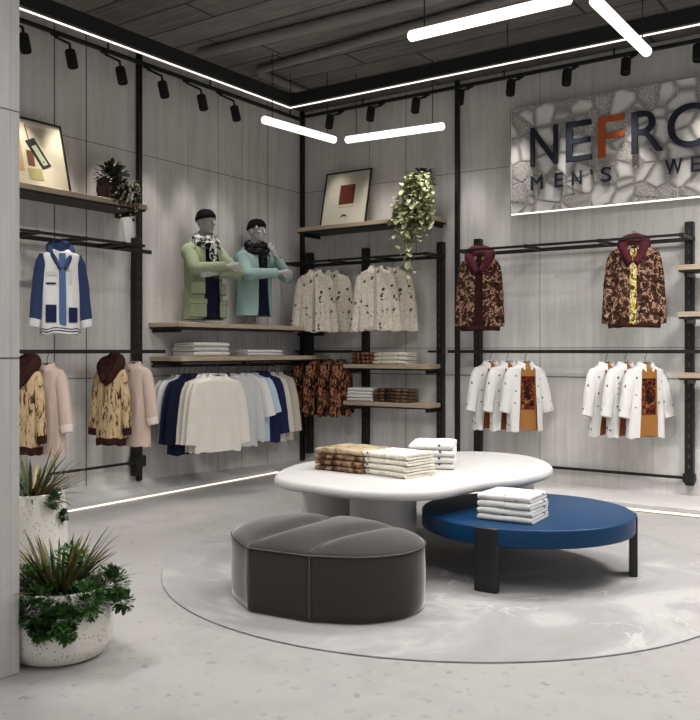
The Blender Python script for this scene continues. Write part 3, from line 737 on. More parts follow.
def garment(name, label, cat, group, loc, rz, L=.72, sw=.22, hem=.26, d=.10, sl=.55, ang=10, sr=(.082, .058), body='cream', sleeve=None,
            cuff=None, hem_band=None, collar='shirt', collar_mat=None, opening=0.0, inner=None, inner_print=None, placket=None, buttons=0,
            pockets=None, seed=1, hood=None, bend=.03, buttonmat='brass', hem_z=.05, hood_r=1.0, cuff_w=.05, kx=1.0, kz=1.0, ky=None):
    r = thing(name, label, cat, loc, rz, group); r.scale = (kx, ky or (kx + 1) / 2, kz)
    rings = body_rings(sw, hem, d, L, seed)
    if opening: open_body(rings, *(opening if isinstance(opening, tuple) else (opening, opening * 1.25))).obj('body', body, r, 70)
    else: MB().loft(rings, cap=False).obj('body', body, r, 70)
    if inner:
        rr = body_rings(sw * .9, hem * .88, d * .85, L * .985, seed + 2, inset=.06)
        it = MB().loft(rr).obj('inner_tee', inner, r, 70)
        if inner_print:
            m = MB(); n = 40; sub = []
            for k in range(5, 11):
                sub.append([Vector(rr[k][(30 + j) % n]) + Vector((0, -.004, 0)) for j in range(-2, 3)])
            m.loft(sub, cap=False, wrap=False).obj('printed_panel', inner_print, it, 70)
    for s in (-1, 1):
        P = sleeve_path(s, sw, sl, ang, seed, bend=bend)
        rad = [sr[0] + (sr[1] - sr[0]) * k / 8 + .006 * fbm(k * .9, seed, s) for k in range(9)]
        rad[0] *= .75
        sv = MB().tube(P, rad, 16, flat=.72, up=(0, 1, 0)).obj('sleeve', sleeve or body, r, 70)
        if cuff:
            dvec = (P[8] - P[7]).normalized()
            MB().tube([P[8] - dvec * .012, P[8] + dvec * cuff_w * .5, P[8] + dvec * cuff_w], [sr[1] * 1.04, sr[1] * .98, sr[1] * .9], 16, flat=.74, up=(0, 1, 0)).obj('cuff', cuff, sv, 70)
    if hem_band:
        base = rings[-1]; m = MB(); up = rings[-1]
        prof = [[(p[0] * sc_, p[1] * sc_, p[2] + dz) for p in base] for sc_, dz in ((1.01, .012), (1.02, -.005), (1.0, -hem_z), (.97, -hem_z))]
        hb = m.loft(prof).obj('hem_band', hem_band, r, 70)
        if hem_band == 'rib':
            for zz in (.3, .62):
                MB().loft([[(p[0] * 1.018, p[1] * 1.018, p[2] - hem_z * zz) for p in base], [(p[0] * 1.018, p[1] * 1.018, p[2] - hem_z * (zz + .14)) for p in base]], cap=False).obj('stripe', 'ribstripe', hb)
    cm = collar_mat or body
    if collar == 'shirt':
        m = MB(); K = 25; rg = []
        for k in range(K):                                # folded collar, open at the front
            th = R(-70 + 320 * k / (K - 1)); f = abs(k / (K - 1) - .5) * 2
            c, s_ = math.cos(th), math.sin(th)
            q = lambda rr, z: Vector((c * rr, s_ * rr * .72 - (.012 if s_ < 0 else 0), z))
            dz = -.030 * f ** 3; rg.append([q(.076, .0 + dz), q(.074, .022 + dz), q(.083, .024 + dz), q(.106 + .02 * f ** 4, -.018 - .060 * f ** 6), q(.100 + .015 * f ** 4, -.021 - .060 * f ** 6)])
        m.loft(rg).obj('collar', cm, r, 60)
    elif collar == 'crew':
        MB().tube([(.082 * math.cos(2*math.pi*k/24), .055 * math.sin(2*math.pi*k/24) - .004, .002 - .01 * (math.sin(2*math.pi*k/24) < 0)) for k in range(24)], .010, 8, close=True).obj('collar', cm, r, 60)
    elif collar == 'stand':
        m = MB(); rg = []
        for z, s_ in ((-.015, 1.12), (.03, 1.0), (.055, .98), (.05, .9), (0, .9)):
            rg.append([(.085 * s_ * math.cos(2*math.pi*k/28), .066 * s_ * math.sin(2*math.pi*k/28) - .004, z - .02 * (math.sin(2*math.pi*k/28) < -.6)) for k in range(28)])
        m.loft(rg, cap=False).obj('collar', cm, r, 60)
    if hood:
        m = MB(); K = 26; path = []; rad = []
        for k in range(K):
            f = k / (K - 1); e = abs(f - .5) * 2; sd = 1 if f > .5 else -1
            th = R(90 + sd * 118 * min(1, e / .72)); q = max(0, (e - .72) / .28)
            x0, y0 = -math.cos(th) * -1 * .112, .078 * math.sin(th) - .008
            path.append((x0 * (1 - q) + (-sd * .026) * q, y0 * (1 - q) + (-.125) * q, .030 - .085 * min(1, e / .72) ** 2 - .12 * q + .012 * fbm(f * 7, seed, 1)))
            rad.append(hood_r * (.034 + .024 * math.sin(math.pi * f) ** .6) * (1 - .3 * q) + .007 * fbm(f * 9, seed, 3))
        hd = m.tube(path, rad, 12, flat=.85).obj('hood', hood, r, 70)
        if hood_r > 1.4:
            MB().loft([[(x, y + q, z) for x, y, z in ((-.10, -.075, -.01), (.10, -.075, -.01), (.075, -.115, -.11), (.015, -.135, -.215), (-.015, -.135, -.215), (-.075, -.115, -.11))] for q in (0, .03)]).obj('hood_front', hood, hd, 50)
        MB().loft([[(.10 * s_ * math.cos(2*math.pi*k/20), .03 + .055 * s_ * math.sin(2*math.pi*k/20) + .02 * (1 - s_), .02 - z) for k in range(20)] for z, s_ in ((-.02, .9), (.0, 1.1), (.06, 1.15), (.14, .8), (.17, .35))]).obj('hood_lining', hood, hd, 70)
    n = 40
    if placket:
        m = MB(); wd = 2 if placket[1] > .02 else 1
        sub = [[Vector(rings[k][(30 + j) % n]) + Vector((0, -.010, 0)) for j in (-wd, 0, wd)] for k in range(3, len(rings))]
        w_ = placket[1]
        sub = [[Vector((min(max(p.x, -w_), w_), p.y - .004, p.z)) for p in rg] for rg in sub]
        m.loft(sub, cap=False, wrap=False).obj('placket', placket[0], r, 70)
    for b in range(buttons):
        k = 4 + b * (len(rings) - 6) / max(1, buttons - 1); k0 = int(k); p = Vector(rings[k0][30]).lerp(Vector(rings[min(k0 + 1, len(rings) - 1)][30]), k - k0)
        MB().cyl(p + Vector((0, -.012, 0)), p + Vector((0, -.020, 0)), .008, n=10).obj('button', buttonmat, r)
    for (x0, z0, x1, z1, mat) in (pockets or []):
        m = MB(); sub = []
        def surf(x, z):
            best = min(range(len(rings)), key=lambda k: abs(rings[k][30][2] - z)); rg = rings[best]
            js = [j for j in range(20, 40)]
            j = min(js, key=lambda j: abs(rg[j][0] - x)); return rg[j][1]
        for i in range(6):
            z = z1 + (z0 - z1) * i / 5
            sub.append([(x0 + (x1 - x0) * j / 5, surf(x0 + (x1 - x0) * j / 5, z) - .010, z) for j in range(6)])
        m.loft(sub, cap=False, wrap=False).obj('pocket', mat, r, 70)
    return r
def hanger_proto():
    r = thing('clothes_hanger', '', 'hanger', group='black clothes hangers')
    MB().tube([(-.19, 0, -.075), (-.12, 0, -.035), (-.03, 0, .005), (0, 0, .012), (.03, 0, .005), (.12, 0, -.035), (.19, 0, -.075)], [.008, .012, .014, .014, .014, .012, .008], 8).obj('hanger_arm', 'blackmatte', r, 60)
    hk = [(0, 0, .01), (0, 0, .07)] + [(.022 * math.sin(a) , 0, .097 - .025 * math.cos(a)) for a in [R(10 + 25 * k) for k in range(10)]]
    MB().tube(hk, .0035, 6).obj('hook', 'blackmatte', r, 60)
    return r
hproto = None
def hang(loc, rz, label, k=1.0):
    h = hang_(loc, rz, label); h.scale = (k, 1, 1); return h
def hang_(loc, rz, label):
    global hproto
    if hproto is None:
        hproto = hanger_proto(); hproto.location = loc; hproto.rotation_euler = (0, 0, rz); hproto['label'] = label; return hproto
    return dup(hproto, loc, rz, label)
def hung(p, rz, label, cat, group, what, name='shirt', **kw):
    garment(name, label, cat, group, p, rz, **kw)
    hang((p[0], p[1], p[2] - .012), rz, f'black hanger inside the {what}', kw.get('kx', .92) * .80)

# back wall, right bay: two dark hooded jackets
ZJ = LZ - .045
p = back(480, 262, .40)
hung((p.x, -.40, ZJ), R(18), 'brown print jacket with burgundy hood, hanging under left end of sign rack', 'jacket', 'dark hooded jackets', 'left dark hooded jacket', name='hooded_jacket',
     L=.70, sw=.20, hem=.225, d=.11, sl=.58, ang=5, sr=(.078, .055), body='camo', hood='burg', hood_r=1.3, opening=.6, inner='chocolate', buttons=0, seed=5, kx=.84, collar='crew', collar_mat='chocolate', cuff='camo', hem_band='chocolate', hem_z=.025)
p = back(634, 262, .40)
hung((p.x, -.40, ZJ), R(12), 'brown print jacket with burgundy hood and yellow printed front strip', 'jacket', 'dark hooded jackets', 'hooded jacket with yellow strip', name='hooded_jacket',
     L=.70, sw=.235, hem=.27, d=.12, sl=.58, ang=6, sr=(.085, .062), body='camo', hood='burg', hood_r=1.3, placket=('yellow', .035), buttons=4, buttonmat='cream', seed=9, kx=.80, collar='crew', collar_mat='chocolate', cuff='camo', hem_band='chocolate', hem_z=.02)
# white shirts over tees
ZS = LOWZ - .107
for (us, tx) in [((490, 507, 525), 'under left half of the sign'), ((606, 625, 645), 'under right half of the sign')]:
    for k, u in enumerate(us):
        p = back(u, 360, .30)
        last = k == 2
        hung((p.x, -.30, ZS), R(52 if last else 58), f"white speckled shirt over brown tee, {['leftmost', 'middle', 'rightmost'][k]} of three {tx}", 'shirt', 'white open shirts over tees',
             f"{['leftmost', 'middle', 'rightmost'][k]} white open shirt {tx}", L=.69, sw=.20, hem=.225, d=.095, sl=.44, ang=13, sr=(.082, .068), body='dotswhite', opening=(1.7, 2.3) if last else (.5, 3.2), inner='ochre' if last else 'rusttee',
             inner_print='teeprint' if last else None, kx=.84, kz=.93, ky=.75, collar='shirt', seed=20 + k * 3 + us[0])
# back wall, left bay: cream print shirts in pairs
for (u, tx) in [(315, 'under the framed red picture'), (376, 'below the trailing plant')]:
    for k in (1, 0):
        p = back(u + 9 * k, 262, .40)
        hung((p.x, -.40 + .16 * k, LZ - .10), R(24), f"cream shirt with dark blots, {['front', 'rear'][k]} one of pair hanging {tx}", 'shirt', 'cream blot print shirts', f"{['front', 'rear'][k]} cream blot shirt {tx}",
             L=.66, sw=.215, hem=.25, d=.10, sl=.56, ang=9, sr=(.082, .060), body='dots', collar='shirt', opening=.25, inner='oat', seed=40 + u + k, kx=.80, ky=.62, cuff='dots')
# rust print shirts, side by side on the low rail
for k, u in enumerate((302, 314.5, 329, 341)):
    p = back(u, 360, .30)
    hung((p.x, -.30, ZS), R(66), f"rust brown ornament print shirt, {['leftmost', 'second from left', 'third from left', 'rightmost'][k]} of four by the corner pole", 'shirt', 'rust ornament shirts', f"{['leftmost', 'second', 'third', 'rightmost'][k]} rust shirt of the corner four",
         L=.60, sw=.185, hem=.20, d=.075, sl=.50, ang=4, sr=(.07, .055), body='rust', collar='shirt', seed=60 + k, kx=.62, ky=.6)
# left wall: varsity jacket
p = left(62, 250, .42)
hung((.40, p.y, LLZ - .10), R(62), 'white and navy varsity jacket with striped hem, hanging high on left wall', 'jacket', None, 'varsity jacket', name='varsity_jacket',
     L=.62, sw=.205, hem=.205, d=.115, sl=.52, ang=9, sr=(.088, .062), body='white_c', sleeve='blue_v', cuff='rib', hem_band='rib', hem_z=.065, collar='stand', collar_mat='blue_v', placket=('blue_l', .034), hood='blue_v', hood_r=.8,
     pockets=[(.06, -.60, .16, -.48, 'navy'), (-.17, -.60, -.06, -.46, 'navy'), (-.165, -.23, -.055, -.20, 'greywhite'), (-.165, -.30, -.065, -.285, 'ribstripe'), (.07, -.30, .10, -.17, 'greywhite')], seed=77, kx=.74, kz=1.0)
# left wall: coats in pairs
for (u0, u1, tx) in [(27, 47, 'half hidden by the pillar'), (113, 134, 'in the right coat pair')]:
    p = left(u1, 357, .30)
    hung((.30, p.y, ZS), R(20), f'beige coat with pale cuffs behind the streaked one, {tx}', 'coat', 'beige coats', f'beige coat of the pair {tx}', name='coat',
         L=.84 if u0 > 50 else .82, sw=.195, hem=.215, d=.10, sl=.50, ang=11, sr=(.085, .075), body='beige', cuff='beigecuff', collar='shirt', collar_mat='beige', buttons=3, seed=90 + u0, cuff_w=.06, kx=.72, kz=.86)
    p = left(u0, 357, .34)
    hung((.32, p.y, ZS), R(22), f'tan streaked coat with chocolate hood, {tx}', 'coat', 'tan streaked coats', f'tan streaked coat of the pair {tx}', name='coat',
         L=.74, sw=.19, hem=.195, d=.11, sl=.58, ang=8, sr=(.082, .060), body='tan', cuff='chocolate', hem_band='chocolate', hem_z=.06, collar='crew', collar_mat='chocolate', hood='chocolate', hood_r=1.5, buttons=3, seed=97 + u0, cuff_w=.06, kx=.64, kz=.86)
# shirts hanging under the left wall shelf
HZ = 1.115
hr = thing('hanging_bar', 'black bar under pale oak shelf from which the white, navy and cream shirts hang', 'rail', (0, 0, 0))
MB().box((.235, -2.55, HZ + .082), (.265, -.30, HZ + .108)).obj('rail', 'black', hr)
for y in (-2.3, -1.3, -.4): MB().box((.24, y - .01, HZ + .108), (.26, y + .01, 1.237)).obj('drop_bracket', 'black', hr)
for y in (-1.66, -1.50, -1.34): MB().box((.26, y - .008, HZ + .085), (.68, y + .008, HZ + .102)).obj('face_out_arm', 'black', hr)
rowL = [  # u, off, rz, L, kwargs, label
    (179, .18, 80, .68, dict(body='greywhite', sl=.42, ang=14, sr=(.085, .075), collar='crew'), 'grey white tee, leftmost in the row under the shelf'),
    (184, .25, 80, .66, dict(body='white_c', sl=.40, ang=14, sr=(.085, .075), collar='crew'), 'white tee between the leftmost grey white tee and the navy shirts'),
    (189, .32, 78, .78, dict(body='navy', sl=.62, ang=8, collar='shirt'), 'navy shirt, left of the two at the left of the cream shirts'),
    (194, .39, 78, .79, dict(body='navydark', sl=.62, ang=8, collar='shirt'), 'dark navy shirt touching the cream shirts on their left'),
    (275, .16, 55, .80, dict(body='oat', sl=.64, ang=8, collar='shirt'), 'oat linen shirt, farthest right in the row by the corner'),
    (267, .18, 55, .80, dict(body='cream', sl=.64, ang=8, collar='shirt'), 'cream shirt between the navy shirt and the oat linen shirt'),
    (262, .22, 56, .80, dict(body='navy', sl=.64, ang=8, collar='shirt'), 'navy shirt at right of the pale blue tee'),
    (251, .26, 58, .76, dict(body='paleblue', sl=.40, ang=15, sr=(.085, .075), collar='crew'), 'pale blue tee left of the right navy shirt'),
    (245, .31, 58, .75, dict(body='white_c', sl=.42, ang=13, sr=(.085, .075), collar='crew'), 'white tee overlapping the pale blue tee'),
    (238, .37, 60, .78, dict(body='greywhite', sl=.64, ang=7, collar='crew'), 'grey white shirt right of the front cream shirt'),
    (206, .46, 74, .76, dict(body='cream', sl=.62, ang=7, collar='shirt'), 'cream shirt, rearmost of the three in the middle of the row'),
    (211, .53, 74, .76, dict(body='cream', sl=.62, ang=7, collar='shirt'), 'cream shirt, middle of the three in the middle of the row'),
    (218, .61, 70, .76, dict(body='cream', sl=.62, ang=7, collar='shirt', pockets=[(-.15, -.36, .15, -.215, 'cream')], sw=.215, hem=.235), 'front cream shirt with open collar, foremost of the hanging row'),
]
for i, (u, off, rz, L, kw, lab) in enumerate(rowL):
    p = left(u, 372, off)
    kk = dict(kx=.92 if i > 3 and i < 10 else 1.04, ky=.5, kz=.92, sw=.205, hem=.225, d=.10, sr=(.078, .058), seed=120 + i * 5); kk.update(kw)
    hung((off, p.y, HZ), R(rz), lab, 'shirt', 'shirts under the left wall shelf', lab.split(',')[0], L=L, **kk)

# ------------------------------------------------------------------ mannequins
def mannequin(loc, rz, label, coat, scarf_mat, variant):
    r = thing('mannequin', label, 'mannequin', loc, rz, 'torso mannequins')
    H = 0.0
    m = MB()                                               # one body, fused by remeshing; z = 0 is the seat of the torso, face looks to -Y
    HC = Vector((0, -.035, .865))                          # centre of the head
    m.ball(HC + Vector((0, .012, .022)), (.076, .096, .098), 14)
    m.ball(HC + Vector((0, -.022, -.045)), (.060, .074, .076), 12)
    m.ball(HC + Vector((0, -.062, -.093)), (.030, .028, .024), 8)        # chin
    m.tube([HC + Vector((0, -.086, .030)), HC + Vector((0, -.104, -.004)), HC + Vector((0, -.118, -.026)), HC + Vector((0, -.096, -.036))], [.010, .013, .017, .010], 8)   # nose
    m.ball(HC + Vector((0, -.076, .036)), (.052, .022, .013), 8)         # brow
    for s in (-1, 1):
        m.ball(HC + Vector((s * .040, -.070, -.018)), (.022, .022, .018), 8)       # cheek
        m.ball(HC + Vector((s * .030, -.080, .014)), (.014, .010, .008), 7)        # eyelid
        m.ball(HC + Vector((s * .078, .010, -.012)), (.010, .022, .034), 8)        # ear
    m.ball(HC + Vector((0, -.092, -.058)), (.024, .012, .007), 8); m.ball(HC + Vector((0, -.090, -.069)), (.020, .012, .008), 8)   # lips
    m.tube([(0, .005, .60), (0, -.005, .70), (0, -.020, .80)], [.075, .058, .056], 14)
    tors = [(.0, .150, .100), (.10, .155, .102), (.22, .150, .100), (.36, .172, .112), (.48, .185, .115), (.56, .185, .100), (.61, .150, .080), (.645, .080, .062)]
    m.loft([[(a * math.cos(2*math.pi*k/28), b * math.sin(2*math.pi*k/28), z) for k in range(28)] for z, a, b in tors])
    S = {s: Vector((s * .190, .0, .565)) for s in (-1, 1)}
    if variant == 0:
        arms = {-1: [Vector((-.255, -.165, .385)), Vector((.085, -.275, .425))], 1: [Vector((.250, -.215, .375)), Vector((-.08, -.225, .350))]}
    else:
        arms = {-1: [Vector((-.255, -.165, .390)), Vector((.10, -.285, .420))], 1: [Vector((.235, -.245, .380)), Vector((.100, -.215, .600))]}
    sleeves = {}
    for s in (-1, 1):
        e, h = arms[s]
        m.tube([S[s] - Vector((s * .06, 0, 0)), S[s], S[s].lerp(e, .5), e], [.05, .058, .048, .040], 12)
        m.tube([e, e.lerp(h, .35), e.lerp(h, .8), h], [.041, .042, .030, .025], 12)
        sleeves[s] = [S[s] + Vector((-s * .045, 0, .02)), S[s] + Vector((s * .012, 0, .0)), S[s].lerp(e, .35), S[s].lerp(e, .75), e + (e - S[s]).normalized() * .015, e.lerp(h, .14), e.lerp(h, .45), e.lerp(h, .86)]
        dv = (h - e).normalized(); up = Vector((0, 0, 1)); sd = dv.cross(up).normalized()
        if sd.length < .1: sd = Vector((1, 0, 0))
        if variant == 1 and s == 1: flat_n = Vector((0, 1, 0)); across = dv.cross(flat_n).normalized(); curl = Vector((-.25, .25, 0))
        else: flat_n = Vector((0, 1, 0)) if dv.dot(Vector((0, 1, 0))) < .9 else Vector((0, 0, 1)); across = dv.cross(flat_n).normalized(); curl = Vector((0, .55, -.15))
        pal = h + dv * .055
        m.tube([h, h + dv * .03, pal + dv * .03], [.026, .036, .034], 12, flat=.5, up=flat_n)
        for q, ln in enumerate((.066, .076, .072, .056)):
            b = pal + dv * .028 + across * (q - 1.5) * .019
            k1 = b + dv * ln * .5 + curl * .012; k2 = k1 + (dv + curl * .6).normalized() * ln * .3; k3 = k2 + (dv + curl * 1.3).normalized() * ln * .26
            m.tube([b - dv * .02, b, k1, k2, k3], [.009, .0092, .0088, .008, .006], 8)
        tb_ = h + dv * .02 + across * (-.032)
        m.tube([tb_ + across * .015, tb_ - across * .012 + dv * .02, tb_ - across * .022 + dv * .045, tb_ - across * .018 + dv * .066], [.011, .0105, .009, .007], 8)
    b = m.obj('body', 'mannequin', r, 80)
    mod = b.modifiers.new('remesh', 'REMESH'); mod.mode = 'VOXEL'; mod.voxel_size = .006; mod.use_smooth_shade = True
    sm = b.modifiers.new('smooth', 'SMOOTH'); sm.factor = .5; sm.iterations = 4
    # stand
    MB().cyl((0, 0, -.10), (0, 0, .02), .012, n=12).lathe([(.0, -.128), (.11, -.128), (.11, -.119), (.03, -.114), (0, -.114)], 28).obj('stand', 'duct', r)
    # coat: open shell with hem below the seat
    hemz = -.09 if variant == 0 else -.03
    def ring(a, bb, z, sd, tt): return [(a * math.copysign(abs(math.cos(2*math.pi*k/40)) ** .8, math.cos(2*math.pi*k/40)) * (1 + .02 * math.sin(5 * 2*math.pi*k/40 + sd) * tt), bb * math.sin(2*math.pi*k/40) * (1 + .03 * math.sin(7 * 2*math.pi*k/40 + sd) * tt), z) for k in range(40)]
    prof = [(.66, .085, .070), (.64, .115, .085), (.605, .185, .105), (.565, .218, .120), (.48, .220, .136), (.36, .215, .140), (.24, .205, .140), (.12, .210, .145), (.0, .218, .150), (hemz, .224, .152)]
    open_body([ring(a, bb, z, 2, i / 9) for i, (z, a, bb) in enumerate(prof)], .9 if variant else 1.2, 3.4 if variant == 0 else 2.4).obj('coat', coat, r, 70)
    inn = [(.60, .14, .09), (.5, .190, .118), (.3, .185, .118), (.1, .180, .118), (hemz + .012, .190, .128)]
    MB().loft([ring(a, bb, z, 4, 0) for z, a, bb in inn]).obj('inner_shirt', 'navydark', r, 70)
    for s in (-1, 1):
        P = catmull(sleeves[s], 3, closed=False); n = len(P)
        rad = [(.076 - .024 * k / (n - 1)) + .005 * fbm(k * .8, s, variant) for k in range(n)]
        MB().tube(P, rad, 16, cap=False).obj('coat_sleeve', coat, r, 80)
    # coat collar or hood at the back, pockets
    th = [R(20 + 140 * k / 14) for k in range(15)]
    hp = [( .115 * math.cos(a) * 1.15, .085 * math.sin(a) + .01, .645 + .02 * math.sin(a)) for a in th]
    MB().tube(hp, [.02 + .028 * math.sin(math.pi * k / 14) for k in range(15)], 12).obj('coat_hood', coat, r, 80)
    if variant == 0:
        for sd in (-1, 1):
            M = Matrix.Translation((sd * .165, -.105, 0)) @ Matrix.Rotation(R(sd * 42), 4, 'Z')
            pk = MB().box((-.082, -.030, -.075), (.082, .030, .085), .010, M).obj('pocket', coat, r)
            MB().box((-.088, -.040, .055), (.088, .020, .105), .006, M).obj('pocket_flap', coat, pk)
            MB().box((-.07, -.022, .15), (.07, .022, .27), .008, M).obj('pocket', coat, r)
    # scarf wound round the neck, with an end hanging
    K = 30
    sp_ = [(.092 * math.cos(2*math.pi*k/K), -.022 + .090 * math.sin(2*math.pi*k/K), .715 - .030 * math.sin(2*math.pi*k/K + .5) * -1 + .006 * math.sin(5*2*math.pi*k/K)) for k in range(K)]
    sc1 = MB().tube(sp_, .040, 12, close=True).tube([(x * 1.12, y * 1.12 - .01, z - .045) for x, y, z in sp_], .036, 12, close=True)
    sc1.tube([(.02, -.125, .66), (-.005, -.140, .60), (-.01, -.145, .54), (-.005, -.150, .47)], [.030, .046, .050, .046], 12, flat=.45, up=(0, 1, 0))
    sc1.obj('scarf', scarf_mat, r, 80)
    # beanie
    c = HC
    bn = []
    for z, s_ in ((.020, 1.02), (.018, 1.09), (.055, 1.10), (.060, 1.05), (.085, .98), (.11, .80), (.126, .52), (.132, .15)):
        bn.append([(c.x + .082 * s_ * math.cos(2*math.pi*k/32), c.y + .010 + .104 * s_ * math.sin(2*math.pi*k/32), c.z + z + (.014 * math.sin(2*math.pi*k/32) * -1 + .004) * (z < .08)) for k in range(32)])
    be = MB().loft(bn).obj('beanie', 'knit', r, 70)
    if variant == 1:
        MB().box((-.075, -.105, c.z + .02), (-.062, -.085, c.z + .045), .002).obj('badge', 'rib', be)
    return r
MZ = 1.62 + .1285
p = left(203, 315, .20); mannequin((.21, p.y, MZ), R(86), 'grey mannequin torso with crossed arms in sage green parka, black beanie and patterned scarf', 'sage', 'scarf', 0)
p = left(254, 315, .20); mannequin((.21, p.y, MZ), R(86), 'grey mannequin torso in mint blue jacket and dark scarf, hand raised to chin', 'mint', 'darkscarf', 1)

# ------------------------------------------------------------------ framed pictures
def lean(bottom, w_, h_, rz, tilt):
    return Matrix.Translation(bottom) @ Matrix.Rotation(rz, 4, 'Z') @ Matrix.Rotation(-tilt, 4, 'X')   # x right, z up, faces -y
def picture(name, label, bottom, w_, h_, rz, tilt, mount, art):
    r = tag(bpy.data.objects.new(name, None), label, 'picture'); COL.objects.link(r)
    r.matrix_world = lean(bottom, w_, h_, rz, tilt); r.empty_display_size = .1
    b = .014
    m = MB()
    m.box((-w_/2, -.012, 0), (w_/2, .012, b)).box((-w_/2, -.012, h_ - b), (w_/2, .012, h_)).box((-w_/2, -.012, b), (-w_/2 + b, .012, h_ - b)).box((w_/2 - b, -.012, b), (w_/2, .012, h_ - b))
    m.obj('frame', 'frame', r, 0)
    mo = MB().box((-w_/2 + b, .0, b), (w_/2 - b, .008, h_ - b)).obj('mount_board', mount, r, 0)
    for nm, poly, mat in art:
        y = -.001 - .0006 * art.index((nm, poly, mat))
        MB().add([(x * w_, y, z * h_) for x, z in poly] + [(x * w_, .0005, z * h_) for x, z in poly], [tuple(range(len(poly)))] + [(i, (i+1) % len(poly), len(poly) + (i+1) % len(poly), len(poly) + i) for i in range(len(poly))]).obj(nm, mat, mo, 0)
    MB().box((-w_/2 + b, -.009, b), (w_/2 - b, -.0075, h_ - b)).obj('glass', 'glass', r, 0)
    return r
def quad(cx, cz, w_, h_, a, asp=1.0):
    c, s = math.cos(a), math.sin(a)
    return [(cx + (x * c - z * s), cz + (x * s + z * c) * asp) for x, z in ((-w_/2, -h_/2), (w_/2, -h_/2), (w_/2, h_/2), (-w_/2, h_/2))]
q = left(73, 189, .26)
WL, HL = .66, .60
picture('picture_frame', 'black framed picture of a slanted dark tag on the left wall shelf', (.235, q.y - WL / 2, 2.657), WL, HL, R(90), R(14), 'mount',
        [('art_tan_block', quad(-.19, .52, .12, .62, 0), 'art_tan'), ('art_brown_block', quad(-.02, .42, .10, .22, 0), 'art_brown'), ('art_olive_block', quad(.02, .2, .2, .16, .1), 'art_olive'),
         ('cord', quad(-.025, .80, .012, .22, R(6)), 'art_red'), ('tag', quad(.10, .51, .15, .42, R(28)), 'blackmatte'), ('tag_window', quad(.115, .485, .075, .29, R(28)), 'art_pale'), ('tag_dot', quad(.16, .40, .02, .02, 0), 'blackmatte')])
a, b = back(320, 219.5, .22), back(365.5, 214.5, .22)
WR = (b - a).length; c = (a + b) / 2
mus = [(-.075, .15), (-.03, .165), (0, .175), (.03, .165), (.075, .15), (.05, .19), (.02, .205), (-.02, .205), (-.05, .19)]
picture('picture_frame', 'black framed picture of a dark red rectangle on the back wall shelf', (c.x, -.22, 2.737), WR, .635, 0, R(12), 'mount2',
        [('art_red_block', quad(.02, .57, .33, .36, 0), 'art_red'), ('art_line', quad(.02, .34, .34, .012, 0), 'art_tan'), ('art_dark_mark', mus, 'blackmatte')])

# ------------------------------------------------------------------ plants
def leaf(m, base, d, L, W, droop, rnd, up=Vector((0, 0, 1)), n=5, fold=.25):
    d = d.normalized(); side = d.cross(up)
    if side.length < .05: side = Vector((1, 0, 0))
    side.normalize(); P = Vector(base); pts = []; dd = Vector(d)
    for k in range(n + 1):
        t = k / n; wv = W * (math.sin(math.pi * min(1, t * .85 + .12)) ** .8) * (1 if t < 1 else .02)
        nrm = side.cross(dd).normalized()
        pts.append((P + side * wv - nrm * wv * -fold, Vector(P), P - side * wv + nrm * wv * fold))
        P = P + dd * L / n; dd = (dd - up * droop / n).normalized()
    vs = [p for tr in pts for p in tr]; fs = []
    for k in range(n):
        a = k * 3; fs += [(a, a + 1, a + 4, a + 3), (a + 1, a + 2, a + 5, a + 4)]
    m.add(vs, fs)
def planter(label, loc, r_, h, seed, nspike, spread, bushes):
    rt = thing('potted_plant', label, 'potted plant', loc)
    MB().lathe([(r_ * .70, 0), (r_ * .84, .015), (r_ * .97, h * .22), (r_, h * .5), (r_ * .97, h * .8), (r_ * .90, h), (r_ * .82, h), (r_ * .86, h * .8), (r_ * .86, h * .7)], 48).obj('pot', 'terrazzo', rt, 50)
    MB().lathe([(r_ * .84, h * .70), (r_ * .84, h * .86), (0, h * .89)], 24).obj('soil', 'soil', rt)
    rnd = random.Random(seed)
    for mat, cnt, nm in (('spike', int(nspike * .6), 'spiky_leaves'), ('spiketip', int(nspike * .4), 'bronze_leaves')):
        m = MB()
        for k in range(cnt):
            a = rnd.uniform(0, 2 * math.pi); el = rnd.uniform(.35, 1.35); d = Vector((math.cos(a) * math.cos(el), math.sin(a) * math.cos(el), math.sin(el)))
            leaf(m, (math.cos(a) * r_ * .25, math.sin(a) * r_ * .25, h * .88), d, rnd.uniform(.20, .36) * spread, rnd.uniform(.006, .010), rnd.uniform(.15, .9), rnd, n=6, fold=.35)
        m.obj(nm, mat, rt, 70)
    m = MB()
    for (x, y, z, rr, cnt) in bushes:
        for k in range(int(cnt * 1.9)):
            v = Vector((rnd.gauss(0, 1), rnd.gauss(0, 1), rnd.gauss(0, 1))).normalized(); p = Vector((x, y, z)) + v * rr * rnd.uniform(.35, 1)
            if math.hypot(p.x, p.y) < r_ * 1.02 and p.z < h: p.x, p.y = [q * (r_ * 1.04 / max(.01, math.hypot(p.x, p.y))) for q in (p.x, p.y)]
            leaf(m, p, v + Vector((0, 0, .3)), rnd.uniform(.014, .026), rnd.uniform(.007, .011), .5, rnd, n=2, fold=.2)
    if bushes: m.obj('bushy_leaves', 'bush', rt, 70)
    return rt
tc = Vector((.57, -.82, 0))                                # direction from the pots towards the camera
sr_ = Vector((.82, .57, 0))
def bpos(a, b, z, rr, cnt): v = tc * a + sr_ * b; return (v.x, v.y, z, rr, cnt)
q = onh(70, 667, 0)
c1 = q + Vector((-.52, .855, 0)).normalized() * .20
c1 = Vector((2.99, -5.60, 0))
